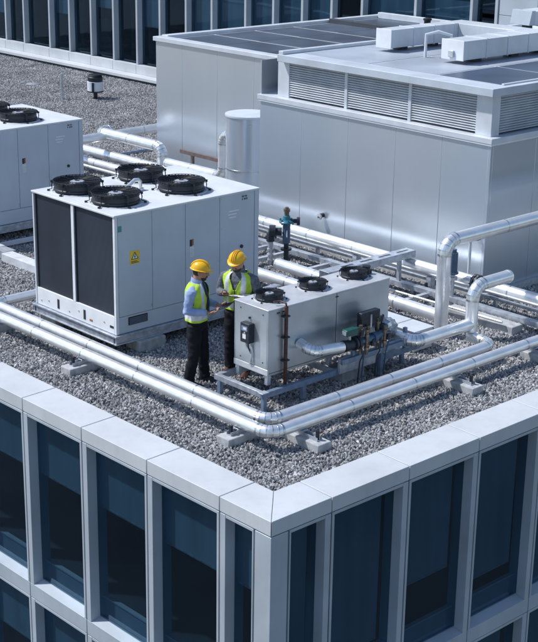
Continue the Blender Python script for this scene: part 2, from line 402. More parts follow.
# backing in the joints, slabs, dark rooms behind the glass, plain walls further along and below
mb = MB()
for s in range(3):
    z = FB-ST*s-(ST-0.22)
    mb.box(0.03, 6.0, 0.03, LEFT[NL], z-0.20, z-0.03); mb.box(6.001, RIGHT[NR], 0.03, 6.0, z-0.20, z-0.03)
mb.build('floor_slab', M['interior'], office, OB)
mb = MB()
for u in LEFT[:NL+1]: mb.box(0.02, 0.28, u-0.011, u+0.011, BOT, FB-0.012)
for u in RIGHT[:NR+1]: mb.box(u-0.011, u+0.011, 0.02, 0.28, BOT, FB-0.012)
mb.build('joint_backing', M['seam'], office, OB)
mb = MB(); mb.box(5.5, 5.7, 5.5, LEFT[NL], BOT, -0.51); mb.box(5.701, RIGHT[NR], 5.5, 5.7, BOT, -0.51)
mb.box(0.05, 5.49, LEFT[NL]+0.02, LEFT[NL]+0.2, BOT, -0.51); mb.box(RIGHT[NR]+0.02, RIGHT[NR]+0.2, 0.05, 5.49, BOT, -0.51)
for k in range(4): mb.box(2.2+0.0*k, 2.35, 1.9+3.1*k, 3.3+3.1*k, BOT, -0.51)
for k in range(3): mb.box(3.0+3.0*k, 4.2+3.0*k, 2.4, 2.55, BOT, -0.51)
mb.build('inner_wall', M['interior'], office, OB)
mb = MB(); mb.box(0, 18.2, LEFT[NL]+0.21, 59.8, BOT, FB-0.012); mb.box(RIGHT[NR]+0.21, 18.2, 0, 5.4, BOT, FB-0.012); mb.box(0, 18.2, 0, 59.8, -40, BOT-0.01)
mb.build('plain_wall', M['facade'], office, OB)

# ------------------------------------------------------------------ the taller glass building at the back
far = thing('glass_building', 'taller dark glass facade with pale mullions behind the gravel roof', 'building', (18.6, 20, 0))
FO = (18.6, 20, 0)
XF = 18.62
mb = MB(); mb.box(18.06, 18.5, 4, 60, 0.10, 0.20); mb.build('parapet_ledge', M['coping'], far, FO, bevel=0.01)
mb = MB(); mb.box(18.14, 18.5, 4, 60, -0.05, 0.098); mb.build('ledge_base', M['seam'], far, FO)  # near-black colour stands in for the shadow under the ledge
yj = [11.84, 12.63, 14.49, 16.4, 17.55, 18.71, 19.9, 21.1, 22.62, 23.84, 25.13, 26.31, 27.56, 28.8, 30.04, 31.23, 32.82, 33.98, 35.2, 36.4, 37.6]+[37.6+1.24*k for k in range(1, 18)]
for a, b in zip(yj, yj[1:]):
    mb = MB(); mb.box(18.45, 18.62, a+0.006, b-0.006, 0.202, 0.50); mb.build('base_panel', M['coping'], far, FO, bevel=0.006)
for y in yj:
    mb = MB(); mb.box(18.50, 18.80, y-0.045, y+0.045, 0.502, 9.0); mb.build('mullion', M['facade'], far, FO, bevel=0.006)
rb = random.Random(3)
for a, b in zip(yj, yj[1:]):
    mb = MB(); mb.box(18.70, 18.72, a+0.047, b-0.047, 0.504, 9.0); mb.build('pane', M['glass_far'], far, FO)
    h = rb.choice([0, 0, 1.1, 1.5, 1.9, 2.2])
    if h:
        mb = MB(); mb.box(18.80, 18.815, a+0.06, b-0.06, 3.6-h, 3.6); mb.build('blind', M['blind'], far, FO)
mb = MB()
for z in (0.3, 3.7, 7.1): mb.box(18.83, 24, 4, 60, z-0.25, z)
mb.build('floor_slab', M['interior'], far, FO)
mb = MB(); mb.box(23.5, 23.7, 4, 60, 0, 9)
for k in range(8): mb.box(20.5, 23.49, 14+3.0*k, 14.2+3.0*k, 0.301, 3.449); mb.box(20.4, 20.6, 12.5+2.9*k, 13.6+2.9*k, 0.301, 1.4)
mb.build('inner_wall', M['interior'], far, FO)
for k in range(5):
    for j in range(3):
        mb = MB(); mb.box(18.5, 18.66, 11.75-1.16*(k+1)+0.008, 11.75-1.16*k-0.008, 0.51+1.45*j, 0.51+1.45*(j+1)-0.012); mb.build('wall_panel', M['facade'], far, FO, bevel=0.005)
mb = MB(); mb.box(18.67, 24, 4, 11.7, 0.0, 9); mb.box(18.83, 24, 4, 60, 9.0, 9.3); mb.box(18.4, 24, 59, 60, 0.21, 8.99)
mb.build('core_wall', M['facade'], far, FO)

# ------------------------------------------------------------------ plant room with louvres (front right)
PX, PY0, PY1 = 8.51, 3.91, 9.52
room = thing('plant_room', 'large silver metal plant room with louvre band under its roof', 'plant room', (PX, PY0, 0))
RO = (PX, PY0, 0)
XE = 18.35
yb = [3.91, 4.96, 6.02, 7.18, 8.39, 9.52]
for a, b in zip(yb, yb[1:]):
    mb = MB(); mb.box(PX, PX+0.04, a+(0.05 if a == 3.91 else 0.003), b-0.003, 0.10, 2.635); mb.build('wall_panel', M['room_wall'], room, RO, bevel=0.004)
mb = MB(); mb.prism([(PX-0.004, PY0-0.004), (PX+0.06, PY0-0.004), (PX+0.06, PY0+0.047), (PX-0.004, PY0+0.047)], 0.1, 2.636); mb.build('corner_trim', M['room_wall'], room, RO, bevel=0.003)
xb = [PX+0.062+1.16*i for i in range(9)]
for a, b in zip(xb, xb[1:]+[XE]):
    mb = MB(); mb.box(a+0.003, b-0.003, PY0, PY0+0.04, 0.10, 2.635); mb.build('wall_panel', M['room_wall'], room, RO, bevel=0.004)
mb = MB(); mb.box(PX+0.02, XE, PY1-0.001, PY1+0.03, 0.1, 3.4); mb.box(PX+0.05, XE, PY0+0.05, PY1-0.002, 0.0, 2.6); mb.build('core_wall', M['room_wall'], room, RO)
mb = MB(); mb.box(PX-0.06, XE, PY0-0.10, PY0-0.001, 0, 0.115); mb.box(PX-0.03, PX-0.001, PY0, PY1, 0, 0.095); mb.build('base_kerb', M['concrete'], room, RO, bevel=0.01)
mb = MB(); mb.box(PX-0.045, XE, PY0-0.045, PY1+0.05, 2.665, 2.76); mb.build('ledge', M['trim'], room, RO, bevel=0.006)
mb = MB(); mb.box(PX-0.035, XE, PY0-0.035, PY1+0.03, 2.638, 2.663); mb.build('flashing', M['coil_frame'], room, RO)
LX, LY = PX+0.10, PY0+0.10
mb = MB(); mb.box(LX+0.14, XE, LY+0.14, PY1-0.3, 2.761, 3.44); mb.build('louvre_backing', M['seam'], room, RO)
def louvre(a, b, side):
    mb = MB(); n = 15; dz = (3.43-2.80)/n
    for i in range(n):
        z = 2.80+dz*i
        pr = [(0.012, z), (0.012, z+0.010), (0.085, z+dz*0.92), (0.085, z+dz*0.92-0.010)]
        def P(u, d, zz): return (LX+d, u, zz) if side == 'L' else (u, LY+d, zz)
        mb.rings([[P(a, d, zz) for d, zz in pr], [P(b, d, zz) for d, zz in pr]])
    mb.build('louvre', M['louvre'], room, RO, smooth=False)
def post(x0, x1, y0, y1): 
    mb = MB(); mb.box(x0, x1, y0, y1, 2.761, 3.44); mb.build('louvre_post', M['trim'], room, RO, bevel=0.004)
ps = [4.30, 5.82, 7.36, 8.88]
for a, b in zip(ps, ps[1:]): louvre(a+0.035, b-0.035, 'L')
for y in ps[1:3]: post(LX, LX+0.12, y-0.034, y+0.034)
post(LX-0.01, LX+0.20, LY-0.01, 4.335); post(LX, LX+0.12, 8.846, 9.15)
px = [LX+0.20, 10.3, 11.9, 13.5, 15.1, 16.7, XE]
for a, b in zip(px, px[1:]): louvre(a+0.035, b-0.035, 'R')
for x in px[1:-1]: post(x-0.034, x+0.034, LY, LY+0.12)
# roof slab
RX0, RY0, RY1 = 8.455, 3.925-0.03, 9.02
mb = MB(); mb.box(RX0, XE, RY0, RY1, 3.441, 3.575); mb.build('roof_slab', M['slab'], room, RO, bevel=0.008)
mb = MB(); mb.box(RX0+0.02, XE, RY1-0.14, RY1-0.02, 3.577, 3.64); mb.build('roof_curb', M['trim'], room, RO, bevel=0.006)
mb = MB(); mb.box(RX0+0.45, XE, RY0+0.14, RY0+0.19, 3.577, 3.60); mb.build('roof_curb', M['trim'], room, RO, bevel=0.004)
for i, x in enumerate([RX0+0.44+1.62*k for k in range(6)]):
    for j, (a, b) in enumerate(((RY0+0.22, 5.45), (5.49, 7.05), (7.09, 8.84))):
        m = M['roofpanel_blue'] if j == 0 and i < 2 else (M['roofpanel'] if (i+j) % 4 == 0 and i > 1 else M['roofpanel_mid'])
        mb = MB(); mb.box(x+0.03, min(x+1.59, XE), a+0.01, b-0.01, 3.5765, 3.581); mb.build('roof_panel', m, room, RO, bevel=0.003)
mb = MB(); mb.tube([(PX+0.01, 7.75, 0.72), (PX-0.07, 7.75, 0.72), (PX-0.10, 7.75, 0.67)], 0.045, 12); mb.build('overflow_spout', M['iron'], room, RO)
mb = MB(); mb.cyl((PX-0.12, 7.75, 0.70), 0.055, 0.04, 14, 'x'); mb.build('spout_cap', M['hub'], room, RO)

# ------------------------------------------------------------------ rear plant room
DX, DY1, DZ = 10.95, 15.8, 3.03
rear = thing('plant_room', 'lower silver plant room with dark panelled flat roof at the rear left', 'plant room', (DX, DY1, 0))
DO = (DX, DY1, 0)
yd = [15.8, 14.85, 13.62, 12.4, 11.2, 10.0]
for b, a in zip(yd, yd[1:]):
    mb = MB(); mb.box(DX, DX+0.04, a+0.003, b-0.003, 0.02, DZ-0.10); mb.build('wall_panel', M['room_wall'], rear, DO, bevel=0.004)
mb = MB(); mb.box(DX+0.045, 18.04, 9.56, DY1-0.045, 0, DZ-0.06); mb.box(DX+0.045, 18.04, DY1-0.044, DY1-0.004, 0.02, DZ-0.101); mb.build('core_wall', M['room_wall'], rear, DO)
mb = MB()
mb.box(DX-0.05, DX+0.22, 9.56, DY1+0.05, DZ-0.099, DZ); mb.build('roof_edge', M['trim'], rear, DO, bevel=0.008)
mb = MB(); mb.box(DX+0.221, 18.55, DY1-0.17, DY1+0.05, DZ-0.099, DZ+0.02); mb.build('roof_edge', M['trim'], rear, DO, bevel=0.008)
mb = MB(); mb.box(18.30, 18.44, 9.56, DY1-0.18, DZ-0.05, DZ+0.10); mb.build('roof_edge', M['trim'], rear, DO, bevel=0.008)
mb = MB(); mb.box(DX+0.222, 18.29, 9.56, DY1-0.18, DZ-0.13, DZ-0.055); mb.build('roof_sheet', M['roofjoint'], rear, DO)
mb = MB(); mb.box(16.45, 16.62, 9.56, DY1-0.2, DZ-0.054, DZ+0.06); mb.build('roof_curb', M['seam'], rear, DO, bevel=0.006)
xs = [11.20+1.31*i for i in range(4)]
ys = [15.52-1.55*i for i in range(4)]
for x in xs:
    for y in ys:
        mb = MB(); mb.box(x+0.04, x+1.27, y-1.53, y, DZ-0.054, DZ-0.047); mb.build('roof_panel', M['roofpanel'], rear, DO, bevel=0.004)
for y in ys:
    mb = MB(); mb.box(16.66, 18.25, y-1.53, y, DZ-0.054, DZ-0.047); mb.build('roof_panel', M['roofpanel'], rear, DO, bevel=0.004)
# ------------------------------------------------------------------ fans and condensers
def make_fan(parent, cx, cy, z, r, h, wires=9):
    """axial fan: black shroud with wire guard, hub, blades, clips; local coordinates of parent"""
    o = (cx, cy, z)
    mb = MB()
    prof = [(r*0.93, 0.0), (r*0.93, h*0.12), (r*0.985, h*0.16), (r*0.985, h*0.30), (r*0.955, h*0.36), (r*0.955, h*0.74), (r*1.0, h*0.86), (r*1.0, h*0.93),
            (r*0.94, h*0.90), (r*0.86, h*0.55), (r*0.85, h*0.0)]
    mb.lathe(prof, 40)
    fan = mb.build('fan', M['black'], parent); fan.location = o
    def sub(name, m, k, **kw):
        return k.build(name, m, fan, **kw)
    k = MB(); k.lathe([(r*1.02, -h*0.02), (r*1.02, h*0.05), (r*1.09, h*0.04), (r*1.10, -h*0.02)], 40); sub('base_ring', M['casing_top'], k)
    k = MB(); k.lathe([(r*0.30, h*0.50), (r*0.33, h*0.78), (r*0.30, h*0.86), (r*0.20, h*0.88), (r*0.12, h*0.93), (0.001, h*0.94)], 24, cap=True)
    for a in range(8):
        k.cyl((r*0.25*math.cos(a*PI/4), r*0.25*math.sin(a*PI/4), h*0.87), r*0.025, h*0.03, 8)
    hub = sub('hub', M['hub'], k)
    k = MB(); k.lathe([(r*0.10, h*0.941), (r*0.10, h*0.965), (0.001, h*0.965)], 16, cap=True); sub('hub_cap', M['black'], k)
    k = MB()
    for a in range(7):
        t = a*2*PI/7
        p0 = []
        rings = []
        for s, (rad, wd, tw) in enumerate(((r*0.32, r*0.13, 0.75), (r*0.55, r*0.2, 0.55), (r*0.83, r*0.25, 0.4))):
            c = Vector((rad*math.cos(t+0.12*s), rad*math.sin(t+0.12*s), h*0.45)); tv = Vector((-math.sin(t+0.12*s), math.cos(t+0.12*s), 0))
            d = tv*math.cos(tw)*wd+Vector((0, 0, 1))*math.sin(tw)*wd*0.6; n = tv.cross(Vector((math.cos(t), math.sin(t), 0)))*0.006
            rings.append([c-d+n, c+d+n, c+d-n, c-d-n])
        k.rings(rings)
    sub('blades', M['iron'], k)
    k = MB()
    for i in range(wires):
        k.torus((0, 0, h*(0.90+0.02*math.sin(i))), r*(0.34+0.62*i/(wires-1)), r*0.008, 40, 4)
    k.torus((0, 0, h*0.99), r*1.0, r*0.014, 40, 6)
    nloop = 44
    for a in range(nloop):
        t = a*2*PI/nloop
        c, s = math.cos(t), math.sin(t)
        if a % 4 == 0: k.tube([(r*0.3*c, r*0.3*s, h*0.90), (r*0.99*c, r*0.99*s, h*0.99)], r*0.011, 5)
        k.tube([(r*0.97*c, r*0.97*s, h*0.97), (r*1.025*c, r*1.025*s, h*0.95), (r*1.025*c, r*1.025*s, h*0.80)], r*0.012, 5)
    sub('wire_guard', M['blackwire'], k)
    for a in range(6):
        t = a*PI/3+0.35
        k = MB(); c, s = math.cos(t), math.sin(t)
        k.tube([(r*1.03*c, r*1.03*s, h*0.93), (r*1.06*c, r*1.06*s, h*0.5), (r*1.04*c, r*1.04*s, h*0.2), (r*1.19*c, r*1.19*s, h*0.10)], r*0.022, 6)
        k.obox(Matrix.Translation((r*1.19*c, r*1.19*s, h*0.06)) @ Matrix.Rotation(t, 4, 'Z'), r*0.11, r*0.09, h*0.13)
        k.obox(Matrix.Translation((r*1.05*c, r*1.05*s, h*0.86)) @ Matrix.Rotation(t, 4, 'Z'), r*0.10, r*0.07, h*0.2)
        sub('mounting_clip', M['black'], k)
    return fan

def text_mark(mb, x0, z0, w, h, rows, y, rs):
    """rows of small ink strokes on a face looking to -Y"""
    for j, n in enumerate(rows):
        zz = z0-h*j/len(rows)
        for i in range(n):
            x = x0+w*i/max(1, n)
            kind = rs.randrange(4); cw = w/n*0.72; ch = h/len(rows)*0.72; t = cw*0.3
            mb.box(x, x+t, y-0.002, y, zz-ch, zz)
            if kind in (0, 1): mb.box(x+cw-t, x+cw, y-0.002, y, zz-ch, zz)
            if kind in (0, 2): mb.box(x+t*1.01, x+cw-t*1.01, y-0.002, y, zz-t, zz)
            if kind in (1, 2, 3): mb.box(x+t*1.01, x+cw-t*1.01, y-0.002, y, zz-ch*0.6, zz-ch*0.6+t)

def make_condenser():
    root = thing('condenser_unit', 'tall grey condenser with two dark coil panels and yellow warning sticker beside the workers', 'condenser', (2.08, 5.62, 0), 'large condensers on the gravel roof')
    Lx, Ly, Z0, Z1 = 2.84, 2.11, 0.33, 2.16
    mb = MB(); mb.box(0.045, Lx-0.03, 0.03, Ly-0.03, Z0, Z1-0.03); mb.build('casing', M['seam'], root)
    # base frame: channel beams
    mb = MB()
    for (x0, x1, y0, y1) in ((-0.05, Lx+0.03, -0.05, 0.02), (-0.05, Lx+0.03, Ly-0.02, Ly+0.05), (-0.05, 0.02, 0.021, Ly-0.021), (Lx-0.04, Lx+0.03, 0.021, Ly-0.021)):
        mb.box(x0, x1, y0, y1, 0.185, 0.205); mb.box(x0, x1, y0, y1, 0.30, 0.325)
        xi = (x0+0.025, x1-0.025) if y1-y0 < 0.1 else (x0+0.02, x1-0.02)
        yi = (y0+0.02, y1-0.02) if y1-y0 < 0.1 else (y0, y1)
        mb.box(x0+0.02, x1-0.02, y0+0.02, y1-0.02, 0.206, 0.299)
    for y in (0.6, 1.2, 1.8): mb.box(0.03, Lx-0.05, y, y+0.06, 0.206, 0.29)
    mb.build('base_frame', M['galv'], root, bevel=0.003)
    # -Y side and +Y side: four panels and a lower band
    xb = [0.055, 0.69, 1.33, 2.02, 2.74]
    for (ya, yb2) in ((0.0, 0.028), (Ly-0.028, Ly)):
        for a, b in zip(xb, xb[1:]):
            mb = MB(); mb.box(a+0.004, b-0.004, ya, yb2, 0.60, Z1-0.035)
            for sx in (a+0.03, b-0.03):
                for sz in (0.64, 1.12, 1.62, Z1-0.07): mb.cyl((sx, yb2 if ya else ya, sz), 0.008, 0.004 if ya else -0.004, 8, 'y', mi=1)
            mb.build('side_panel', [M['casing'], M['galv']], root, bevel=0.004)
        mb = MB(); mb.box(0.052, Lx-0.004, ya+0.004, yb2-0.004 if ya == 0 else yb2-0.004, Z0+0.002, 0.592); mb.build('lower_band', M['casing'], root, bevel=0.004)
        mb = MB(); mb.box(2.748, Lx-0.002, ya, yb2, 0.60, Z1-0.035); mb.build('corner_post', M['casing'], root, bevel=0.006)
        mb = MB(); mb.box(0.0, 0.052, ya-0.001, yb2+0.02 if ya == 0 else yb2+0.001, Z0+0.002, Z1-0.035); mb.build('corner_post', M['coil_frame'], root, bevel=0.005)
    mb = MB(); mb.box(Lx-0.028, Lx, 0.03, Ly-0.03, Z0+0.002, Z1-0.035); mb.build('end_panel', M['casing'], root, bevel=0.006)
    # coil side
    mb = MB(); mb.box(0.0, 0.05, Ly/2-0.033, Ly/2+0.033, 0.60, Z1-0.035); mb.build('coil_post', M['coil_frame'], root, bevel=0.004)
    for a, b in ((0.052, Ly/2-0.036), (Ly/2+0.036, Ly-0.052)):
        mb = MB(); mb.box(0.028, 0.044, a, b, 0.612, Z1-0.05); c = mb.build('coil_panel', M['coil'], root)
        for yy in (a+0.012, b-0.012):
            k = MB(); k.box(0.012, 0.027, yy-0.011, yy+0.011, 0.612, Z1-0.05); k.build('edge_strip', M['iron'], c)
    mb = MB(); mb.box(0.002, 0.044, 0.051, Ly-0.051, Z0+0.002, 0.608); lb = mb.build('lower_band', M['coil_frame'], root, bevel=0.004)
    for y in (0.80, 1.49):
        k = MB(); k.box(-0.004, 0.0015, y-0.024, y+0.024, 0.385, 0.535); k.build('slot', M['ink'], lb)
    k = MB(); k.box(-0.003, 0.0015, 0.60, 0.67, 0.395, 0.425); k.build('sticker', M['orange_label'], lb)
    k = MB(); k.box(-0.003, 0.0015, 0.07, 0.16, 0.42, 0.455); k.build('slot', M['ink'], lb)
    for y in (0.3, 0.95, 1.2, 1.75, 1.95):
        k = MB(); k.cyl((-0.006, y, 0.45+0.04*math.sin(9*y)), 0.012, 0.007, 8, 'x'); k.build('bolt', M['galv'], lb)
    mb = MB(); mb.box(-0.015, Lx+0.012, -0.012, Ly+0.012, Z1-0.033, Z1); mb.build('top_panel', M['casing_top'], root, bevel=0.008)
    # details on the -Y side
    mb = MB(); mb.box(0.225, 0.585, -0.004, 0.003, 0.44, 0.565); sl = mb.build('vent_slot', M['ink'], root)
    k = MB()
    for i in range(5): k.box(0.24, 0.57, -0.008, -0.0045, 0.455+0.021*i, 0.462+0.021*i)
    k.build('vent_bars', M['bluesteel'], sl)
    mb = MB(); mb.box(0.06, 0.125, -0.004, -0.0005, 1.90, 1.99); mb.build('green_sticker', M['green_label'], root)
    mb = MB(); mb.box(0.27, 0.45, -0.003, -0.0005, 1.375, 1.575); wl = mb.build('warning_sticker', M['yellow_label'], root)
    k = MB()
    def tri(s, y0, y1, mi):
        cx, cz = 0.36, 1.485
        P = [(cx-s*0.87, cz-s*0.5), (cx+s*0.87, cz-s*0.5), (cx, cz+s)]
        k.rings([[(x, y0, z) for x, z in P], [(x, y1, z) for x, z in P]], mi=mi)
    tri(0.078, -0.0045, -0.0032, 0); tri(0.056, -0.0058, -0.0047, 1)
    bolt = [(0.365, 1.53), (0.342, 1.478), (0.358, 1.478), (0.35, 1.45), (0.378, 1.492), (0.362, 1.492), (0.374, 1.53)]
    k.rings([[(x, -0.0072, z) for x, z in bolt], [(x, -0.006, z) for x, z in bolt]], mi=0)
    k.box(0.29, 0.43, -0.0045, -0.0032, 1.39, 1.40, 0); k.box(0.29, 0.40, -0.0045, -0.0032, 1.41, 1.42, 0)
    k.build('warning_triangle', [M['ink'], M['white_label']], wl, smooth=False)
    mb = MB(); mb.box(1.415, 1.462, -0.003, -0.0005, 1.45, 1.555); mb.build('small_sticker', M['ink'], root)
    mb = MB(); mb.box(1.463, 1.492, -0.003, -0.0005, 1.46, 1.56); mb.build('small_sticker', M['orange_label'], root)
    mb = MB(); mb.box(1.415, 1.495, -0.003, -0.0005, 1.28, 1.44); wb = mb.build('white_sticker', M['silver'], root)
    k = MB()
    for i in range(6): k.box(1.422, 1.488-0.010*(i % 3), -0.0045, -0.0032, 1.295+0.023*i, 1.303+0.023*i)
    k.build('printed_lines', M['casing'], wb)
    rs = random.Random(4)
    mb = MB(); text_mark(mb, 2.475, 2.085, 0.125, 0.085, (4, 3), -0.001, rs); mb.build('maker_mark', M['ink'], root, smooth=False)
    mb = MB()
    for i, (a, b) in enumerate(((2.21, 2.41), (2.19, 2.37), (2.21, 2.35))): mb.box(a, b, -0.002, -0.0005, 1.86-0.05*i, 1.878-0.05*i)
    mb.build('printed_lines', M['white_label'], root)
    mb = MB(); mb.cyl((2.47, 0.0, 1.27), 0.028, -0.018, 14, 'y'); mb.build('lock', M['ink'], root)
    for x in xb[1:4]:
        mb = MB(); mb.box(x-0.028, x-0.012, -0.010, -0.0005, 0.66, 0.70); mb.build('latch', M['galv'], root)
    for cx, cy in ((0.51, 0.64), (0.51, 1.62), (1.78, 0.64), (1.78, 1.66)):
        make_fan(root, cx, cy, Z1+0.004, 0.372, 0.172)
    mb = MB(); mb.tube([(1.30, 1.06, Z1), (1.30, 1.06, Z1+0.13), (1.27, 1.07, Z1+0.16), (1.20, 1.07, Z1+0.165), (0.98, 0.98, Z1+0.10)], 0.032, 12)
    mb.cyl((1.30, 1.06, Z1), 0.06, 0.03, 14); mb.build('vent_pipe', M['jacket'], root)
    return root
condA = make_condenser()
condB = copy_tree(condA); condB.location = (3.40, 12.18, 0)
condB['label'] = 'grey condenser at the left edge, set further back behind the pale concrete sleepers'

def support_block(x0, x1, y0, y1, h, label, group='concrete blocks under the equipment', m='concrete', z0=0.0):
    mb = MB(); mb.box(x0, x1, y0, y1, z0, h)
    o = mb.build('concrete_block', M[m], None, ((x0+x1)/2, (y0+y1)/2, 0), bevel=0.012)
    tag(o, label, 'concrete block', group)
    return o
support_block(2.42, 2.92, 5.50, 5.85, 0.183, 'concrete block under the right corner of the large warning-sticker condenser')
support_block(2.10, 2.50, 7.25, 7.66, 0.183, 'concrete block in shade under the coil side of the near large condenser')
support_block(4.35, 4.85, 5.60, 6.0, 0.183, 'concrete block under the far right end of the near large condenser')
support_block(3.45, 3.95, 12.2, 12.6, 0.183, 'concrete block under the left-edge condenser, left of its middle')
support_block(5.6, 6.1, 12.2, 12.6, 0.183, 'concrete block under the right end of the left-edge condenser')

# ------------------------------------------------------------------ small three-fan unit on its steel frame
def make_chiller():
    O = Vector((2.40, 2.67, 0))
    root = thing('chiller_unit', 'small brushed steel chiller with three black fans in front of the workers', 'chiller', O)
    Lx, Ly, Z0, Z1 = 2.38, 0.68, 0.45, 1.385
    mb = MB(); mb.box(0.012, Lx-0.012, 0.012, Ly-0.012, Z0+0.02, Z1-0.02); mb.build('casing', M['seam'], root)
    for a, b in ((0.0, 1.30), (1.315, Lx)):
        for (y0, y1) in ((0, 0.02), (Ly-0.02, Ly)):
            mb = MB(); mb.box(a, b, y0, y1, Z0+0.03, Z1-0.022); mb.build('side_panel', M['stainless'], root, bevel=0.006)
    for (x0, x1) in ((0.0, 0.02), (Lx-0.02, Lx)):
        mb = MB(); mb.box(x0, x1, 0.0205, Ly-0.0205, Z0+0.09, Z1-0.022); mb.build('end_panel', M['stainless'], root, bevel=0.006)
        mb = MB(); mb.box(x0-0.006 if x0 == 0 else x0, x1 if x0 == 0 else x1+0.006, -0.004, Ly+0.004, Z0, Z0+0.086); mb.build('bottom_trim', M['stainless_top'], root, bevel=0.006)
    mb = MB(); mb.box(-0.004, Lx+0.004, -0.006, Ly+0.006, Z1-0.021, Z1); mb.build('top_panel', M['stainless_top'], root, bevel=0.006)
    mb = MB(); mb.box(0.01, Lx-0.01, 0.01, Ly-0.01, Z0-0.01, Z0+0.019); mb.build('bottom_panel', M['stainless'], root)
    for x in (0.02, 1.2, Lx-0.08):
        for y in (0.02, Ly-0.08):
            mb = MB(); mb.box(x, x+0.06, y, y+0.06, 0.305, Z0-0.011); mb.build('leg', M['galv'], root, bevel=0.003)
    for cx in (0.36, 1.19, 2.02):
        make_fan(root, cx, 0.37, Z1+0.004, 0.198, 0.102, 6)
    mb = MB(); mb.cyl((2.27, 0.36, Z1), 0.055, 0.10, 16); mb.cyl((2.27, 0.36, Z1+0.10), 0.06, 0.022, 16); mb.box(2.20, 2.235, 0.32, 0.40, Z1, Z1+0.05); mb.box(2.305, 2.345, 0.32, 0.40, Z1, Z1+0.05)
    mb.build('motor', M['black'], root)
    for p in ((0.03, 0.1, 1.30), (0.03, 0.55, 1.30), (0.03, 0.1, 0.62), (0.03, 0.55, 0.6)):
        mb = MB(); mb.cyl((-0.006, p[1], p[2]), 0.009, 0.007, 8, 'x'); mb.build('bolt', M['iron'], root)
    mb = MB(); mb.cyl((-0.02, 0.36, 1.20), 0.015, 0.02, 10, 'x'); mb.build('lock', M['iron'], root)
    for x in (0.16, 0.25, 1.28): 
        mb = MB(); mb.box(x, x+0.05, -0.008, -0.0005, 1.31, 1.325); mb.build('latch', M['iron'], root)
    # control box on the end panel
    mb = MB(); mb.box(-0.10, -0.001, 0.27, 0.45, 0.86, 1.14); cb = mb.build('control_box', M['iron'], root, bevel=0.01)
    k = MB(); k.box(-0.106, -0.101, 0.30, 0.42, 1.03, 1.10); k.build('display', M['bluesteel'], cb)
    k = MB(); k.box(-0.1075, -0.1065, 0.32, 0.38, 1.05, 1.085); k.box(-0.106, -0.101, 0.33, 0.395, 0.92, 0.985); k.build('label_plate', M['white_label'], cb)
    k = MB(); k.box(-0.106, -0.101, 0.34, 0.37, 0.995, 1.015); k.build('button', M['hub'], cb)
    mb = MB(); mb.tube([(-0.05, 0.38, 0.86), (-0.05, 0.37, 0.80), (-0.03, 0.31, 0.74), (-0.025, 0.29, 0.68), (-0.025, 0.31, 0.58), (-0.02, 0.34, 0.55), (0.0, 0.34, 0.55)], 0.013, 8); mb.build('cable', M['hub'], root)
    mb = MB(); mb.tube([(-0.06, 0.33, 0.86), (-0.05, 0.33, 0.78), (-0.03, 0.30, 0.70)], 0.010, 8); mb.build('cable', M['iron'], root)
    # rust-brown riser on the long side
    mb = MB(); mb.box(0.265, 0.308, -0.068, -0.03, 0.22, 1.40); mb.tube([(0.285, -0.05, 1.40), (0.285, -0.04, 1.44), (0.28, 0.06, 1.45), (0.2, 0.12, 1.44)], 0.013, 8)
    bp = mb.build('riser_pipe', M['brown'], root, bevel=0.006)
    for z in (0.62, 0.95, 1.25):
        k = MB(); k.box(0.235, 0.335, -0.08, -0.001, z, z+0.02); k.build('clip', M['iron'], bp)
    # plate above the first fan
    mb = MB(); mb.obox(Matrix.Translation((0.62, 0.60, Z1+0.075)) @ Matrix.Rotation(0.06, 4, 'Y') @ Matrix.Rotation(0.25, 4, 'Z'), 0.30, 0.11, 0.012)
    mb.box(0.54, 0.57, 0.59, 0.62, Z1, Z1+0.075); mb.box(0.68, 0.71, 0.60, 0.63, Z1, Z1+0.07); mb.build('bracket_plate', M['galv'], root, bevel=0.003)
    return root
chiller = make_chiller()

def make_stand():
    O = (2.18, 2.50, 0)
    root = thing('steel_stand', 'low galvanised steel frame on legs carrying the small chiller', 'stand', O)
    def P(*a, m='galv', name='rail', bev=0.003):
        mb = MB(); mb.box(*a); return mb.build(name, M[m], root, bevel=bev)
    P(0, 3.15, 0, 0.07, 0.225, 0.305, m='bluesteel'); P(0, 2.75, 0.95, 1.02, 0.225, 0.304)
    P(0.001, 0.071, 0.071, 0.949, 0.226, 0.302); P(1.35, 1.41, 0.071, 0.949, 0.23, 0.30); P(2.68, 2.74, 0.071, 0.949, 0.23, 0.30)
    P(-0.05, 0.075, -0.03, 0.075, 0.3055, 0.317, name='corner_plate')
    for x, y in ((0.005, 0.005), (0.005, 0.90), (0.74, 0.005), (2.22, 0.005), (2.68, 0.90), (2.86, 0.1)):
        mb = MB(); mb.box(x, x+0.06, y, y+0.06, 0.012, 0.224); mb.build('leg', M['bluesteel'], root, bevel=0.003)
        mb = MB(); mb.box(x-0.03, x+0.09, y-0.03, y+0.09, 0.0, 0.011); mb.build('foot_plate', M['galv'], root)
    P(1.40, 2.16, -0.05, -0.004, 0.255, 0.475, m='galv', name='side_plate')
    P(1.40, 2.75, -0.10, -0.051, 0.40, 0.475, m='bluesteel')
    P(2.22, 2.27, -0.07, -0.02, 0.012, 0.92, m='bluesteel', name='upright'); P(2.80, 2.85, 0.0, 0.05, 0.31, 0.62, m='bluesteel', name='upright')
    P(2.271, 3.10, -0.06, -0.01, 0.46, 0.51, m='bluesteel'); P(1.63, 1.68, -0.07, -0.02, 0.475, 0.66, m='bluesteel', name='upright')
    mb = MB(); mb.tube([(2.25, -0.03, 0.12), (2.9, 0.35, 0.10)], 0.02, 8); mb.build('brace', M['bluesteel'], root)
    return root
make_stand()
support_block(3.80, 4.25, 2.60, 2.90, 0.222, 'grey concrete block under the middle of the chiller stand', m='concrete_dark')
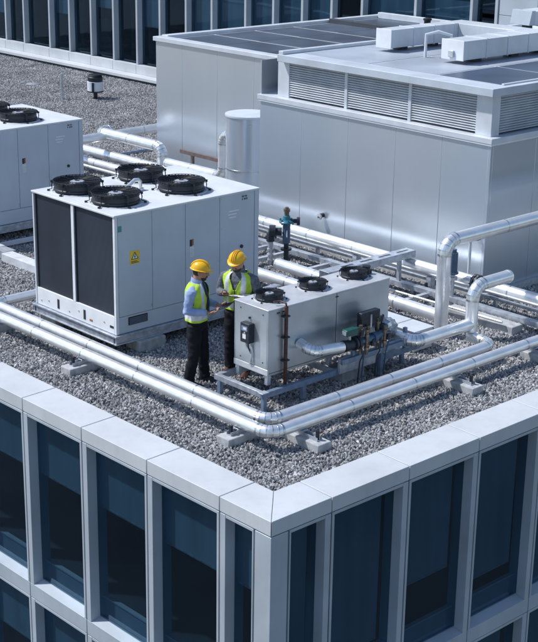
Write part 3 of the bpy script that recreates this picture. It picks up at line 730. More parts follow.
# ------------------------------------------------------------------ pipes
def arc_points(p0, p1, p2, rad, n=5):
    a = (Vector(p0)-Vector(p1)).normalized(); b = (Vector(p2)-Vector(p1)).normalized(); p1 = Vector(p1)
    ang = a.angle(b); t = rad/math.tan(ang/2)
    s = p1+a*t; e = p1+b*t; c = p1+(a+b).normalized()*(rad/math.sin(ang/2))
    u = s-c; v = e-c; tot = u.angle(v); ax = u.cross(v).normalized()
    return [c+Matrix.Rotation(tot*i/n, 3, ax) @ u for i in range(n+1)]

def insulated_pipe(label, pts, r, group='silver insulated pipes on the roof', bend=None, caps=(True, True), step=1.25, mtl='jacket', flange=None):
    pts = [Vector(p) for p in pts]; bend = bend or r*2.2
    O = (pts[0].x, pts[0].y, 0)
    root = thing('insulated_pipe', label, 'pipe', O, group)
    cur = pts[0]; runs = []
    for i in range(1, len(pts)-1):
        arc = arc_points(pts[i-1], pts[i], pts[i+1], bend)
        runs.append((cur, arc[0])); cur = arc[-1]
        mb = MB(); mb.tube(arc, r*1.012, 24, cap=False); el = mb.build('elbow', M['jacket_elbow'], root, O, ang=12)
        k = MB()
        for j in range(1, len(arc)-1):
            d = (arc[j+1]-arc[j-1]).normalized(); k.tube([arc[j]-d*0.006, arc[j]+d*0.006], r*1.04, 24)
        for j in (0, len(arc)-1):
            d = (arc[1]-arc[0]).normalized() if j == 0 else (arc[-1]-arc[-2]).normalized(); k.tube([arc[j]-d*0.014, arc[j]+d*0.014], r*1.045, 24)
        k.build('seam_band', M['band'], el, O)
    runs.append((cur, pts[-1]))
    for i, (a, b) in enumerate(runs):
        mb = MB(); mb.tube([a, b], r, 28); sec = mb.build('straight_section', M[mtl], root, O)
        ln = (b-a).length; d = (b-a).normalized(); n = int(ln/step)
        if n >= 1:
            k = MB()
            for j in range(1, n+1):
                p = a+d*(ln*j/(n+1)); k.tube([p-d*0.012, p+d*0.012], r*1.022, 28)
            k.build('seam_band', M['band'], sec, O)
    for end, p, q in ((0, pts[0], pts[1]), (1, pts[-1], pts[-2])):
        if caps[end]:
            d = (q-p).normalized(); mb = MB()
            mb.tube([p-d*0.035, p-d*0.028, p-d*0.005, p+d*0.03], [r*0.8, r*0.97, r*1.04, r*1.04], 28); mb.build('end_cap', M['jacket_elbow'], root, O)
    if flange:
        for p, d, m in flange:
            p = Vector(p); d = Vector(d)
            mb = MB(); mb.tube([p-d*0.05, p-d*0.012], r*1.32, 24); mb.tube([p+d*0.012, p+d*0.05], r*1.32, 24); mb.tube([p-d*0.0118, p+d*0.0118], r*1.15, 24)
            for a in range(8):
                ax = d.orthogonal().normalized(); ay = d.cross(ax); q = p+(ax*math.cos(a*PI/4)+ay*math.sin(a*PI/4))*r*1.2
                mb.tube([q-d*0.07, q+d*0.07], 0.012, 6)
            mb.build('flange', M[m], root, O)
    return root
ZP = 0.275
insulated_pipe('outer silver pipe along the parapet with its bend nearest the roof corner', [(1.35, 14.5, 0.1), (1.35, 14.2, ZP), (1.35, 1.49, ZP), (14, 1.49, ZP)], 0.081, bend=0.20)
insulated_pipe('inner silver pipe of the parapet pair, bending just below the steel stand', [(4.7, 8.27, ZP), (1.63, 8.27, ZP), (1.63, 1.82, ZP), (6.20, 1.82, ZP), (6.20, 2.28, ZP)], 0.081, bend=0.19, caps=(True, False))
insulated_pipe('silver pipe rising as a short swan neck right of the tall bent riser', [(7.05, 2.28, 1.06), (6.22, 2.28, 1.06), (6.22, 2.28, 0.36)], 0.098, bend=0.22, caps=(True, False))
insulated_pipe('straight silver pipe running from the valves of the small chiller to the swan neck', [(4.93, 2.72, 0.475), (4.93, 2.28, 0.47), (6.25, 2.28, 0.47)], 0.092, bend=0.14, caps=(False, True))
insulated_pipe('tall silver riser turning over towards the right edge of the photo', [(6.44, 3.05, 0.16), (6.44, 3.05, 1.555), (14, 3.05, 1.555)], 0.108, bend=0.22, caps=(False, True))
insulated_pipe('long silver pipe along the foot of the louvred plant room with a dark flange', [(7.98, 12.2, 0.46), (7.98, 1.75, 0.46)], 0.108, flange=[((7.98, 3.60, 0.46), (0, 1, 0), 'iron')])
insulated_pipe('short capped silver pipe ending beneath the teal valve behind the chiller', [(6.62, 6.95, 0.30), (6.55, 3.15, 0.30)], 0.10)
insulated_pipe('white-lit silver pipe passing between the large condenser and the chiller', [(6.02, 9.6, 0.27), (6.02, 4.9, 0.27)], 0.105)
insulated_pipe('silver pipe raised on legs left of the rear plant room, bent down at one end', [(10.15, 16.62, 0.80), (9.87, 16.62, 0.80), (9.87, 14.25, 0.80), (9.87, 14.25, 0.08)], 0.125, bend=0.2, caps=(True, False))
insulated_pipe('silver pipe crossing the gravel behind the raised bent pipe', [(6.6, 16.35, 0.70), (14.2, 16.35, 0.78)], 0.105)
insulated_pipe('thick low silver pipe coming from behind the left-edge condenser', [(9.78, 18.4, 0.30), (9.86, 12.6, 0.30)], 0.12)
insulated_pipe('low silver pipe nearest the left-edge condenser', [(9.14, 18.0, 0.27), (9.18, 12.4, 0.27)], 0.10)
insulated_pipe('silver pipe stepping down beside the round tank', [(9.42, 10.95, 1.53), (9.50, 11.74, 1.53), (9.50, 11.74, 0.62), (9.50, 13.6, 0.60)], 0.108, bend=0.2, caps=(False, True))
insulated_pipe('slim silver pipe low beside the two pipes of the left-edge condenser', [(8.62, 17.5, 0.34), (8.66, 13.2, 0.34)], 0.035)
insulated_pipe('thin silver pipe lying between the tall riser and the plant room', [(7.22, 5.4, 0.2), (7.30, 2.55, 0.2)], 0.022)
insulated_pipe('short silver pipe leaving the long side of the chiller for the green valve', [(2.98, 2.66, 0.80), (2.98, 2.40, 0.74), (3.52, 2.36, 0.70)], 0.075, bend=0.14, caps=(False, False))

def pipe_support(x, y, along, label, ln=0.86, wd=0.24, h=0.125, tops=(0.33,), z=0.193, offs=(0,)):
    root = thing('pipe_support', label, 'pipe support', (x, y, 0), 'pipe supports on concrete blocks')
    def B(mb, a0, a1, b0, b1, z0, z1):
        if along == 'x': mb.box(a0, a1, b0, b1, z0, z1)
        else: mb.box(b0, b1, a0, a1, z0, z1)
    mb = MB(); B(mb, -ln/2, ln/2, -wd/2, wd/2, 0, h); mb.build('concrete_block', M['concrete'], root, bevel=0.014)
    mb = MB(); B(mb, -ln/2+0.10, ln/2-0.08, -0.045, 0.045, h+0.0005, h+0.010); B(mb, -ln/2+0.10, ln/2-0.08, -0.045, -0.037, h+0.0102, h+0.05); B(mb, -ln/2+0.10, ln/2-0.08, 0.037, 0.045, h+0.0102, h+0.05)
    mb.build('steel_channel', M['galv'], root)
    for s in (-1, 1):
        mb = MB(); a = s*(ln/2-0.14); B(mb, a-0.018, a+0.018, -0.018, 0.018, h+0.0105, h+0.13); mb.build('threaded_rod', M['black'], root)
    for o in offs:
        mb = MB(); B(mb, o-0.06, o+0.06, -0.05, 0.05, h+0.0505, z); mb.build('saddle', M['galv'], root, bevel=0.003)
    return root
pipe_support(1.50, 2.06, 'x', 'concrete pipe support left of the pipe bend at the roof corner', offs=(-0.15, 0.13))
pipe_support(1.92, 1.50, 'y', 'concrete pipe support right of the pipe bend at the roof corner', offs=(-0.01, 0.32))
pipe_support(1.46, 5.45, 'x', 'concrete pipe support in front of the large condenser', offs=(-0.11, 0.17))
pipe_support(4.95, 1.50, 'y', 'concrete pipe support under the pipe pair below the valves', offs=(-0.01, 0.32))
pipe_support(1.46, 7.75, 'x', 'concrete pipe support at the left edge of the photo', offs=(-0.11, 0.17))
pipe_support(6.75, 1.35, 'y', 'concrete pipe support under the outer pipe at the right edge', offs=(0.14,), ln=0.6)
support_block(7.35, 7.62, 2.35, 3.75, 0.14, 'long weathered concrete block on the gravel below the swan-neck pipe', 'loose concrete blocks')
for y, s in ((8.6, 'behind the near large condenser'), (6.35, 'below the plant room spout'), (4.6, 'behind the slotted steel beam')):
    pipe_support(7.98, y, 'x', 'concrete pipe support under the plant room pipe, '+s, ln=0.5, z=0.352, wd=0.18)

# steel rails and rungs lying between the pipes
def rail(label, x0, x1, y0, y1, z0, z1, legs=(), m='galv', name='steel_rail', cat='steel rail', group='steel rails between the pipes', along='y'):
    O = ((x0+x1)/2, (y0+y1)/2, 0)
    root = thing(name, label, cat, O, group)
    mb = MB(); t = 0.012
    if along == 'y':
        mb.box(x0, x1, y0, y1, z1-t, z1); mb.box(x0, x0+t, y0, y1, z0, z1-t-0.0005); mb.box(x1-t, x1, y0, y1, z0, z1-t-0.0005)
    else:
        mb.box(x0, x1, y0, y1, z1-t, z1); mb.box(x0, x1, y0, y0+t, z0, z1-t-0.0005); mb.box(x0, x1, y1-t, y1, z0, z1-t-0.0005)
    mb.build('channel', M[m], root, O)
    for lx, ly in legs:
        k = MB(); k.box(lx-0.03, lx+0.03, ly-0.03, ly+0.03, 0, z1-t-0.001); k.build('leg', M[m], root, O, bevel=0.003)
    return root
rail('galvanised steel rail parallel to the plant room pipe, behind the teal valve', 7.66, 7.79, 1.9, 11.2, 0.13, 0.21, [(7.72, 10.2), (7.72, 8.2), (7.72, 6.2), (7.72, 4.75), (7.72, 2.4)])
rail('thin steel rail in the shade under the plant room pipe', 8.22, 8.27, 2.4, 11.5, 0.16, 0.21, [(8.245, 9.6), (8.245, 7.6), (8.245, 5.6), (8.245, 3.4)])
for i, (y, s) in enumerate(((8.35, 'first cross rail right of the large condenser, on the gravel'), (7.80, 'cross rail left of the teal valve foot'), (6.75, 'cross rail right of the teal valve foot'), (5.75, 'cross rail behind the chiller fans'), (4.4, 'cross rail just left of the tall riser'))):
    rail('galvanised '+s, 6.80, 7.65, y-0.04, y+0.04, 0.10, 0.165, [(6.86, y)], along='x', group='cross rails between the pipes')
rail('thin ground rail crossing the gravel under the raised bent pipe', 8.7, 12.2, 17.0, 17.07, 0.05, 0.10, [], along='x', m='bluesteel')
rail('reddish handrail on a post left of the round tank', 9.97, 10.05, 12.25, 13.75, 0.74, 0.82, [(10.01, 13.35)], m='redwood', name='handrail', cat='handrail', group=None)
# slotted beam that crosses the pipes
root = thing('slotted_beam', 'slotted grey steel beam reaching over the pipes behind the chiller', 'steel beam', (7.2, 5.05, 0))
O = (7.2, 5.05, 0)
mb = MB(); bz = 0.715
mb.box(5.9, 8.02, 5.0, 5.22, bz-0.012, bz); mb.box(5.9, 8.02, 5.0, 5.012, bz-0.12, bz-0.0125); mb.box(5.9, 8.02, 5.208, 5.22, bz-0.12, bz-0.0125); mb.box(8.008, 8.02, 5.0125, 5.2075, bz-0.12, bz-0.0125)
mb.build('beam', M['galv'], root, O, bevel=0.003)
mb = MB()
for x in (6.3, 6.75, 7.2, 7.65): mb.box(x, x+0.28, 5.085, 5.125, bz+0.0005, bz+0.002)
mb.build('slots', M['ink'], root, O)
for x, y in ((7.72, 5.10), (6.2, 5.10)):
    mb = MB(); mb.box(x-0.03, x+0.03, y-0.03, y+0.03, 0.212 if x > 7 else 0, bz-0.0125); mb.build('leg', M['galv'], root, O)
# box duct next to the chiller
root = thing('box_duct', 'flat-topped white duct lying on the gravel behind the chiller end', 'duct', (5.75, 3.8, 0)); O = (5.75, 3.8, 0)
mb = MB(); mb.box(5.52, 5.93, 2.78, 4.7, 0.04, 0.355); mb.build('duct_body', M['duct'], root, O, bevel=0.01)
mb = MB(); mb.box(5.50, 5.95, 2.76, 4.72, 0.3555, 0.372); lid = mb.build('lid', M['duct'], root, O, bevel=0.004)
mb = MB()
for y in (3.2, 4.0): mb.box(5.515, 5.935, y, y+0.02, 0.3725, 0.378)
mb.build('lid_strap', M['hub'], lid, O)
# concrete sleepers beside the left condenser
for (y0, y1, m, s) in ((9.6, 11.02, 'sleeper', 'pale concrete sleeper nearest the near condenser, right of the grey one'), (11.03, 11.42, 'concrete_dark', 'darker grey sleeper block between two pale sleepers at left'), (11.43, 12.05, 'sleeper', 'pale concrete sleeper at the left edge of the photo, left of the grey one')):
    dx = (y0-11)*0.06
    mb = MB(); mb.box(3.62+dx, 3.86+dx, y0, y1, 0, 0.17); tag(mb.build('concrete_sleeper', M[m], None, (3.74+dx, (y0+y1)/2, 0), bevel=0.012), s, 'sleeper', 'concrete sleepers by the left condenser')
rail('low steel rail in front of the left-edge condenser base', 3.3, 6.3, 11.70, 11.78, 0.06, 0.13, [], along='x', m='trim')

# ------------------------------------------------------------------ tank
root = thing('round_tank', 'upright round silver tank between the two plant rooms', 'tank', (9.16, 10.56, 0)); 
mb = MB(); mb.lathe([(0.47, 0.02), (0.47, 2.14)], 48, cap=True); sh = mb.build('shell', M['room_wall'], root)
k = MB(); k.lathe([(0.472, 1.05), (0.478, 1.053), (0.478, 1.077), (0.472, 1.08)], 48); k.build('seam_band', M['band'], sh)
k = MB()
for z in (0.6, 1.15, 2.0):
    k.obox(Matrix.Translation((-0.471*math.cos(0.9), -0.471*math.sin(0.9), z)) @ Matrix.Rotation(0.9, 4, 'Z'), 0.02, 0.05, 0.03)
k.build('clasp', M['hub'], sh)
mb = MB(); mb.lathe([(0.485, 2.12), (0.49, 2.141), (0.485, 2.165), (0.30, 2.19), (0.001, 2.20)], 48, cap=True); mb.build('lid', M['trim'], root)

# ------------------------------------------------------------------ valves
def teal_valve():
    O = (7.33, 7.50, 0)
    root = thing('control_valve', 'teal-topped control valve standing on a stem among the pipes', 'valve', O)
    mb = MB(); mb.cyl((0, 0, 0.36), 0.07, 0.36, 20); mb.build('body', M['valve_blue'], root)
    mb = MB(); mb.cyl((0, 0, 0.0), 0.045, 0.445, 14); mb.cyl((0, 0, 0.31), 0.10, 0.035, 18); mb.cyl((0, 0, 0.02), 0.09, 0.03, 18); mb.build('stem', M['iron'], root)
    mb = MB(); mb.lathe([(0.075, 0.72), (0.125, 0.73), (0.14, 0.75), (0.125, 0.77), (0.075, 0.79), (0.06, 0.86), (0.03, 0.88)], 24, cap=True)
    for a in range(6): mb.cyl((0.118*math.cos(a*PI/3), 0.118*math.sin(a*PI/3), 0.705), 0.015, 0.10, 8)
    mb.build('bonnet', M['teal'], root)
    mb = MB(); mb.cyl((0, 0, 0.88), 0.045, 0.06, 14); mb.cyl((0, 0, 0.94), 0.06, 0.05, 14); mb.cyl((0, 0, 0.99), 0.035, 0.03, 12); mb.build('cap', M['brass'], root)
    mb = MB(); mb.tube([(0.05, -0.06, 0.77), (0.13, -0.15, 0.77)], 0.04, 14); mb.tube([(0.12, -0.14, 0.77), (0.16, -0.18, 0.77)], 0.075, 16); mb.build('handwheel', M['iron'], root)
    mb = MB(); mb.tube([(-0.06, 0.06, 0.56), (-0.17, 0.18, 0.56), (-0.2, 0.21, 0.50), (-0.2, 0.21, 0.38)], 0.075, 14); mb.tube([(-0.14, 0.14, 0.57), (-0.22, 0.22, 0.57)], 0.11, 18); mb.build('side_branch', M['iron'], root)
    mb = MB(); mb.tube([(-0.2, 0.21, 0.38), (-0.2, 0.21, 0.0)], 0.045, 12); mb.cyl((-0.2, 0.21, 0.375), 0.055, 0.10, 12)
    for z in (0.1, 0.2, 0.3): mb.cyl((-0.2, 0.21, z), 0.06, 0.03, 14)
    mb.build('drain_pipe', M['hub'], root)
    mb = MB(); mb.obox(Matrix.Translation((-0.06, -0.075, 0.55)) @ Matrix.Rotation(0.9, 4, 'Z'), 0.06, 0.012, 0.12); mb.build('tag_plate', M['white_label'], root)
    for c in root.children:
        if c.name.split('.')[0] not in ('stem', 'drain_pipe'): c.location.z = 0.085
    return root
teal_valve()
def valve_train():
    O = (3.6, 2.36, 0)
    root = thing('valve_assembly', 'dark flanged valve with green actuator on the long side of the chiller', 'valve', O)
    z = 0.70
    mb = MB(); mb.cyl((-0.07, 0, z), 0.085, 0.04, 20, 'x'); mb.cyl((-0.03, 0, z), 0.075, 0.16, 20, 'x'); mb.cyl((0.13, 0, z), 0.10, 0.04, 20, 'x'); mb.cyl((0.19, 0, z), 0.10, 0.04, 20, 'x'); mb.cyl((0.17, 0, z), 0.06, 0.02, 16, 'x')
    for a in range(6): mb.cyl((0.12, 0.08*math.cos(a*PI/3), z+0.08*math.sin(a*PI/3)), 0.012, 0.13, 6, 'x')
    mb.build('body', M['iron'], root)
    mb = MB(); mb.cyl((0.06, 0, z+0.075), 0.022, 0.07, 10); mb.build('stem', M['hub'], root)
    mb = MB(); mb.box(-0.05, 0.17, -0.06, 0.06, z+0.145, z+0.235); mb.cyl((0.17, 0, z+0.19), 0.04, 0.05, 14, 'x'); ac = mb.build('actuator', M['green'], root, bevel=0.012)
    mb = MB(); mb.box(-0.055, -0.0505, -0.04, 0.04, z+0.16, z+0.22); mb.build('name_plate', M['hub'], ac)
    # small brass risers and the dark actuator box to the right
    mb = MB()
    for x, y, h in ((0.30, 0.02, 0.20), (0.36, -0.05, 0.12), (0.46, 0.03, 0.16), (0.70, 0.06, 0.22), (0.76, -0.02, 0.10)):
        mb.cyl((x, y, z-0.20), 0.022, h+0.2, 10); mb.cyl((x, y, z-0.12), 0.038, 0.035, 12); mb.cyl((x, y, z+h-0.06), 0.034, 0.04, 12); mb.cyl((x, y, z+h), 0.028, 0.03, 10)
    mb.build('gauge_fittings', M['brass'], root)
    for i, (x, y, zz) in enumerate(((0.26, -0.03, 0.62), (0.42, 0.05, 0.86), (0.62, -0.02, 0.60), (0.86, 0.03, 0.68))):
        k = MB(); k.tube([(x, y, zz), (x+0.02, y-0.03, zz-0.10), (x-0.03, y-0.02, 0.42), (x-0.02, y+0.02, 0.10)], 0.011, 8); k.build('small_pipe', M['valve_blue' if i % 2 else 'iron'], root)
    for x, zz in ((0.27, 0.80), (0.50, 0.60), (0.66, 0.93), (0.82, 0.62)):
        k = MB(); k.cyl((x, -0.03, zz), 0.032, 0.05, 12); k.cyl((x, -0.03, zz+0.05), 0.014, 0.03, 8); k.cyl((x, -0.06, zz+0.075), 0.03, 0.012, 12, 'y'); k.build('small_valve', M['iron'], root)
    mb = MB(); mb.cyl((0.23, 0, z), 0.05, 0.30, 16, 'x'); mb.cyl((0.53, 0, z), 0.075, 0.06, 18, 'x'); mb.tube([(0.55, 0, z), (0.80, 0.04, z+0.02), (0.86, 0.08, z+0.10)], 0.055, 14); mb.build('pipe_run', M['valve_blue'], root)
    mb = MB(); mb.cyl((0.36, 0.09, z+0.06), 0.05, 0.03, 18, 'y'); mb.cyl((0.36, 0.05, z), 0.012, 0.14, 8); mb.build('pressure_gauge', M['hub'], root)
    mb = MB(); mb.box(0.36, 0.74, 0.06, 0.16, 0.86, 1.07); bx = mb.build('actuator_box', M['iron'], root, bevel=0.012)
    k = MB(); k.box(0.53, 0.555, 0.045, 0.0595, 0.84, 1.03); k.build('label_strip', M['hub'], bx)
    mb = MB(); mb.cyl((0.55, 0.11, 0.70), 0.026, 0.159, 10); mb.build('stem', M['iron'], root)
    mb = MB(); mb.tube([(0.74, 0.08, 0.74), (0.80, 0.10, 0.76), (0.86, 0.11, 0.75)], [0.06, 0.09, 0.09], 18); mb.build('coupling', M['iron'], root)
    return root
valve_train()
# lumpy foil-wrapped elbow right of the valves
mb = MB()
rs = random.Random(5)
pts = [Vector((4.40, 2.47, 0.74)), Vector((4.52, 2.48, 0.77)), Vector((4.66, 2.52, 0.73)), Vector((4.76, 2.60, 0.64)), Vector((4.86, 2.68, 0.54))]
mb.tube(pts, [0.085, 0.105, 0.11, 0.105, 0.09], 18)
for v in mb.bm.verts: v.co += Vector((rs.uniform(-1, 1), rs.uniform(-1, 1), rs.uniform(-1, 1)))*0.016
o = mb.build('foil_wrapped_elbow', M['foil'], None, (4.5, 2.45, 0), ang=25); tag(o, 'crumpled silver foil-wrapped pipe elbow beside the dark actuator box', 'pipe elbow')
# blue valve behind the riser
root = thing('control_valve', 'blue valve half hidden behind the tall riser by the plant room', 'valve', (7.72, 3.92, 0))
mb = MB(); mb.cyl((0, 0, 0.62), 0.075, 0.34, 18); mb.cyl((0, 0, 0.96), 0.05, 0.06, 14); mb.cyl((0, 0, 0.60), 0.10, 0.03, 18); mb.build('body', M['valve_blue'], root)
mb = MB(); mb.cyl((0, 0, 0.0), 0.04, 0.60, 12); mb.cyl((0, 0, 0.50), 0.085, 0.05, 18); mb.build('stem', M['hub'], root)
# bracket pipe on the plant room wall near its corner
root = thing('wall_bracket', 'small white bracket tube on the plant room corner above the flange', 'bracket', (8.3, 4.05, 0)); O = (8.3, 4.05, 0)
mb = MB(); mb.tube([(8.30, 4.05, 0.22), (8.30, 4.05, 1.02)], 0.025, 10); mb.tube([(8.02, 4.05, 1.03), (8.50, 4.05, 1.06)], 0.025, 10); mb.build('tube', M['trim'], root, O)
mb = MB(); mb.cyl((8.44, 4.05, 1.055), 0.05, 0.065, 14, 'x'); mb.build('wall_flange', M['iron'], root, O)

# ------------------------------------------------------------------ ducts and small things on the roofs
root = thing('roof_duct', 'pale U-shaped duct on the roof of the louvred plant room', 'duct', (11, 6.8, 3.575)); O = (11, 6.8, 3.575)
def D(x0, x1, y0, y1, z0=3.76, z1=4.10, name='duct_section', m='duct', bev=0.008):
    sx, sy, sz = 0.21, 0.225, -0.10      # whole duct shifted together
    mb = MB(); mb.box(x0+sx, x1+sx, y0+sy, y1+sy, 3.5825 if name == 'foot' else z0+sz, z1+sz); return mb.build(name, M[m], root, O, bevel=bev)
D(10.08, 12.55, 7.60, 7.97); D(9.92, 12.60, 5.70, 6.20); D(12.02, 12.545, 6.203, 7.597)
D(9.90, 9.919, 5.69, 6.21, 3.75, 4.11, 'end_plate', 'coil_frame', 0.004); D(10.06, 10.079, 7.59, 7.98, 3.75, 4.11, 'end_plate', 'coil_frame', 0.004)
D(12.601, 12.64, 5.66, 6.24, 3.73, 4.14, 'flange', 'coil_frame', 0.004)
for k in range(3): D(10.55+0.62*k, 10.572+0.62*k, 5.688, 6.212, 3.748, 4.112, 'seam_flange', 'duct', 0.003); D(10.70+0.6*k, 10.722+0.6*k, 7.588, 7.982, 3.748, 4.112, 'seam_flange', 'duct', 0.003)
D(9.86, 9.899, 5.90, 6.02, 3.80, 3.92, 'latch_box', 'hub'); 
for x, y in ((10.3, 5.8), (11.4, 5.8), (12.3, 5.8), (10.4, 7.7), (11.3, 7.7)):
    D(x+0.1, x+0.32, y+0.05, y+0.25, 3.576, 3.759, 'foot', 'iron', 0.004)
mb = MB(); mb.tube([(10.35, 7.02, 3.58), (10.35, 7.02, 4.0), (10.55, 6.9, 4.05), (10.75, 6.75, 3.98), (10.75, 6.75, 3.64), (10.75, 6.2, 3.64)], 0.03, 10)
tag(mb.build('vent_tube', M['trim'], None, (10.5, 6.9, 3.575)), 'bent white tube between the two arms of the roof duct', 'tube')
root = thing('hooded_duct', 'pale duct with a sloping hood near the top right corner', 'duct', (15, 9.0, 3.575)); O = (15, 9.0, 3.575)
mb = MB(); mb.rings([[(15.02, 8.2, 3.72), (15.10, 8.2, 4.02), (15.22, 8.2, 4.02), (15.22, 8.2, 3.72)], [(15.02, 8.72, 3.72), (15.10, 8.72, 4.02), (15.22, 8.72, 4.02), (15.22, 8.72, 3.72)]]); mb.build('hood', M['facade'], root, O, bevel=0.004)
mb = MB(); mb.box(15.223, 17.8, 8.22, 8.70, 3.70, 4.0); mb.build('duct_section', M['duct'], root, O, bevel=0.008)
mb = MB(); mb.box(15.3, 15.5, 8.3, 8.6, 3.593, 3.699); mb.box(17.2, 17.4, 8.3, 8.6, 3.593, 3.699); mb.build('foot', M['iron'], root, O)
mb = MB(); mb.lathe([(0.085, 0), (0.085, 0.14), (0.11, 0.15), (0.11, 0.19), (0.02, 0.22)], 20, cap=True)
o = mb.build('roof_vent', M['ink'], None); o.location = (18.0, 13.62, 2.982); tag(o, 'small black vent cap at the back of the rear plant room roof', 'roof vent')
# things on the far gravel
root = thing('drum_vent', 'white drum vent with black cap on a thin stem in the far gravel', 'roof vent', (15.25, 24.15, 0))
mb = MB(); mb.cyl((0, 0, 0), 0.06, 0.22, 14); mb.lathe([(0.02, 0.18), (0.09, 0.22), (0.20, 0.235)], 20); mb.build('stem', M['iron'], root)
mb = MB(); mb.lathe([(0.19, 0.235), (0.24, 0.25), (0.24, 0.53), (0.20, 0.54)], 28, cap=True); dr = mb.build('drum', M['vent_white'], root)
mb = MB(); mb.obox(Matrix.Translation((-0.2, -0.16, 0.39)) @ Matrix.Rotation(0.68, 4, 'Z'), 0.06, 0.06, 0.27); mb.build('strip', M['iron'], dr)
mb = MB(); mb.lathe([(0.245, 0.225), (0.25, 0.235), (0.25, 0.258), (0.241, 0.262)], 28); mb.build('rim', M['iron'], dr)
mb = MB(); mb.lathe([(0.19, 0.541), (0.225, 0.56), (0.225, 0.66), (0.20, 0.69), (0.21, 0.70), (0.19, 0.74), (0.06, 0.76)], 28, cap=True); mb.build('cap', M['black'], root)
mb = MB(); mb.cyl((0, 0, 0), 0.045, 0.75, 12); mb.cyl((0, 0, 0.75), 0.055, 0.03, 12)
o = mb.build('marker_post', M['galv'], None); o.location = (14.4, 24.65, 0); tag(o, 'thin grey post standing in the far gravel left of the drum vent', 'post')
mb = MB(); mb.lathe([(0.21, 0.0), (0.21, 0.03), (0.18, 0.045), (0.001, 0.05)], 24, cap=True)
o = mb.build('drain_cover', M['galv'], None); o.location = (15.26, 27.5, 0.01); tag(o, 'flat pale round drain cover lying in the far gravel', 'drain cover')
# ------------------------------------------------------------------ people
def fused(mb, voxel, smooth_it=2, wrinkle=0.0, seed=0, wscale=9.0):
    """melt overlapping tapered limbs into ONE continuous surface"""
    bmesh.ops.recalc_face_normals(mb.bm, faces=mb.bm.faces)
    me = bpy.data.meshes.new('tmp'); mb.bm.to_mesh(me); mb.bm.free()
    ob = bpy.data.objects.new('tmp', me); COL.objects.link(ob)
    md = ob.modifiers.new('r', 'REMESH'); md.mode = 'VOXEL'; md.voxel_size = voxel
    if smooth_it:
        ms = ob.modifiers.new('s', 'SMOOTH'); ms.factor = 0.5; ms.iterations = smooth_it
    dg = bpy.context.evaluated_depsgraph_get(); dg.update()
    out = bpy.data.meshes.new_from_object(ob.evaluated_get(dg))
    bpy.data.objects.remove(ob); bpy.data.meshes.remove(me)
    k = MB(); k.bm.from_mesh(out); bpy.data.meshes.remove(out)
    if wrinkle:
        k.bm.normal_update()
        for v in k.bm.verts:
            p = v.co
            n1 = noise.noise(Vector((p.x*wscale+seed, p.y*wscale, p.z*wscale*1.9)))
            n2 = noise.noise(Vector((p.x*wscale*2.3, p.y*wscale*2.3+seed, p.z*wscale*3.1)))
            v.co = p+v.normal*wrinkle*(n1+0.45*n2)
    return k

def limb(mb, pts, rad, n=16): mb.tube(pts, rad, n)
def hand(mb, wrist, d, nrm, side, spread=1.0, curl=1.0):
    """palm, four unequal bent fingers and a thumb leaving the side of the palm"""
    w = Vector(wrist); d = Vector(d).normalized(); n = Vector(nrm); n = (n-d*n.dot(d)).normalized(); s = d.cross(n)*side
    P = []
    for a, hw, ht in ((0.0, 0.028, 0.020), (0.03, 0.036, 0.018), (0.06, 0.042, 0.016), (0.088, 0.040, 0.013)):
        P.append([w+d*a+s*(hw*math.cos(t))+n*(ht*math.sin(t)) for t in [2*PI*i/14 for i in range(14)]])
    mb.rings(P)
    kn = w+d*0.085
    for off, l in ((0.031, 0.070), (0.011, 0.080), (-0.010, 0.075), (-0.030, 0.060)):
        b = kn+s*off
        p1 = b+d*l*0.50+n*0.010*curl; p2 = p1+d*l*0.33+n*0.022*curl; p3 = p2+d*l*0.18+n*0.024*curl
        mb.tube([b-d*0.015, b, p1, p2, p3], [0.0095, 0.0098, 0.0088, 0.008, 0.0055], 8)
    t0 = w+d*0.022+s*0.030; t1 = w+d*0.050+s*0.056+n*0.012; t2 = w+d*0.082+s*0.062+n*0.026; t3 = w+d*0.104+s*0.057+n*0.034
    mb.tube([t0, t1, t2, t3], [0.014, 0.0125, 0.0105, 0.007], 8)

HEAD = [(-0.118, 0.022, 0.028, 0.040), (-0.106, 0.040, 0.048, 0.032), (-0.082, 0.053, 0.069, 0.018), (-0.05, 0.062, 0.083, 0.008), (-0.02, 0.068, 0.091, 0.002), (0.01, 0.071, 0.095, -0.001),
        (0.045, 0.073, 0.097, -0.004), (0.08, 0.064, 0.086, -0.008), (0.105, 0.042, 0.058, -0.01), (0.118, 0.012, 0.018, -0.01)]
def ell(z, hw, hd, xo, T, t0=0, t1=2*PI, n=28, closed=True, grow=0.0):
    m = n if closed else n+1
    return [T @ Vector((xo+(hd+grow)*math.cos(t0+(t1-t0)*i/n), (hw+grow)*math.sin(t0+(t1-t0)*i/n), z)) for i in range(m)]

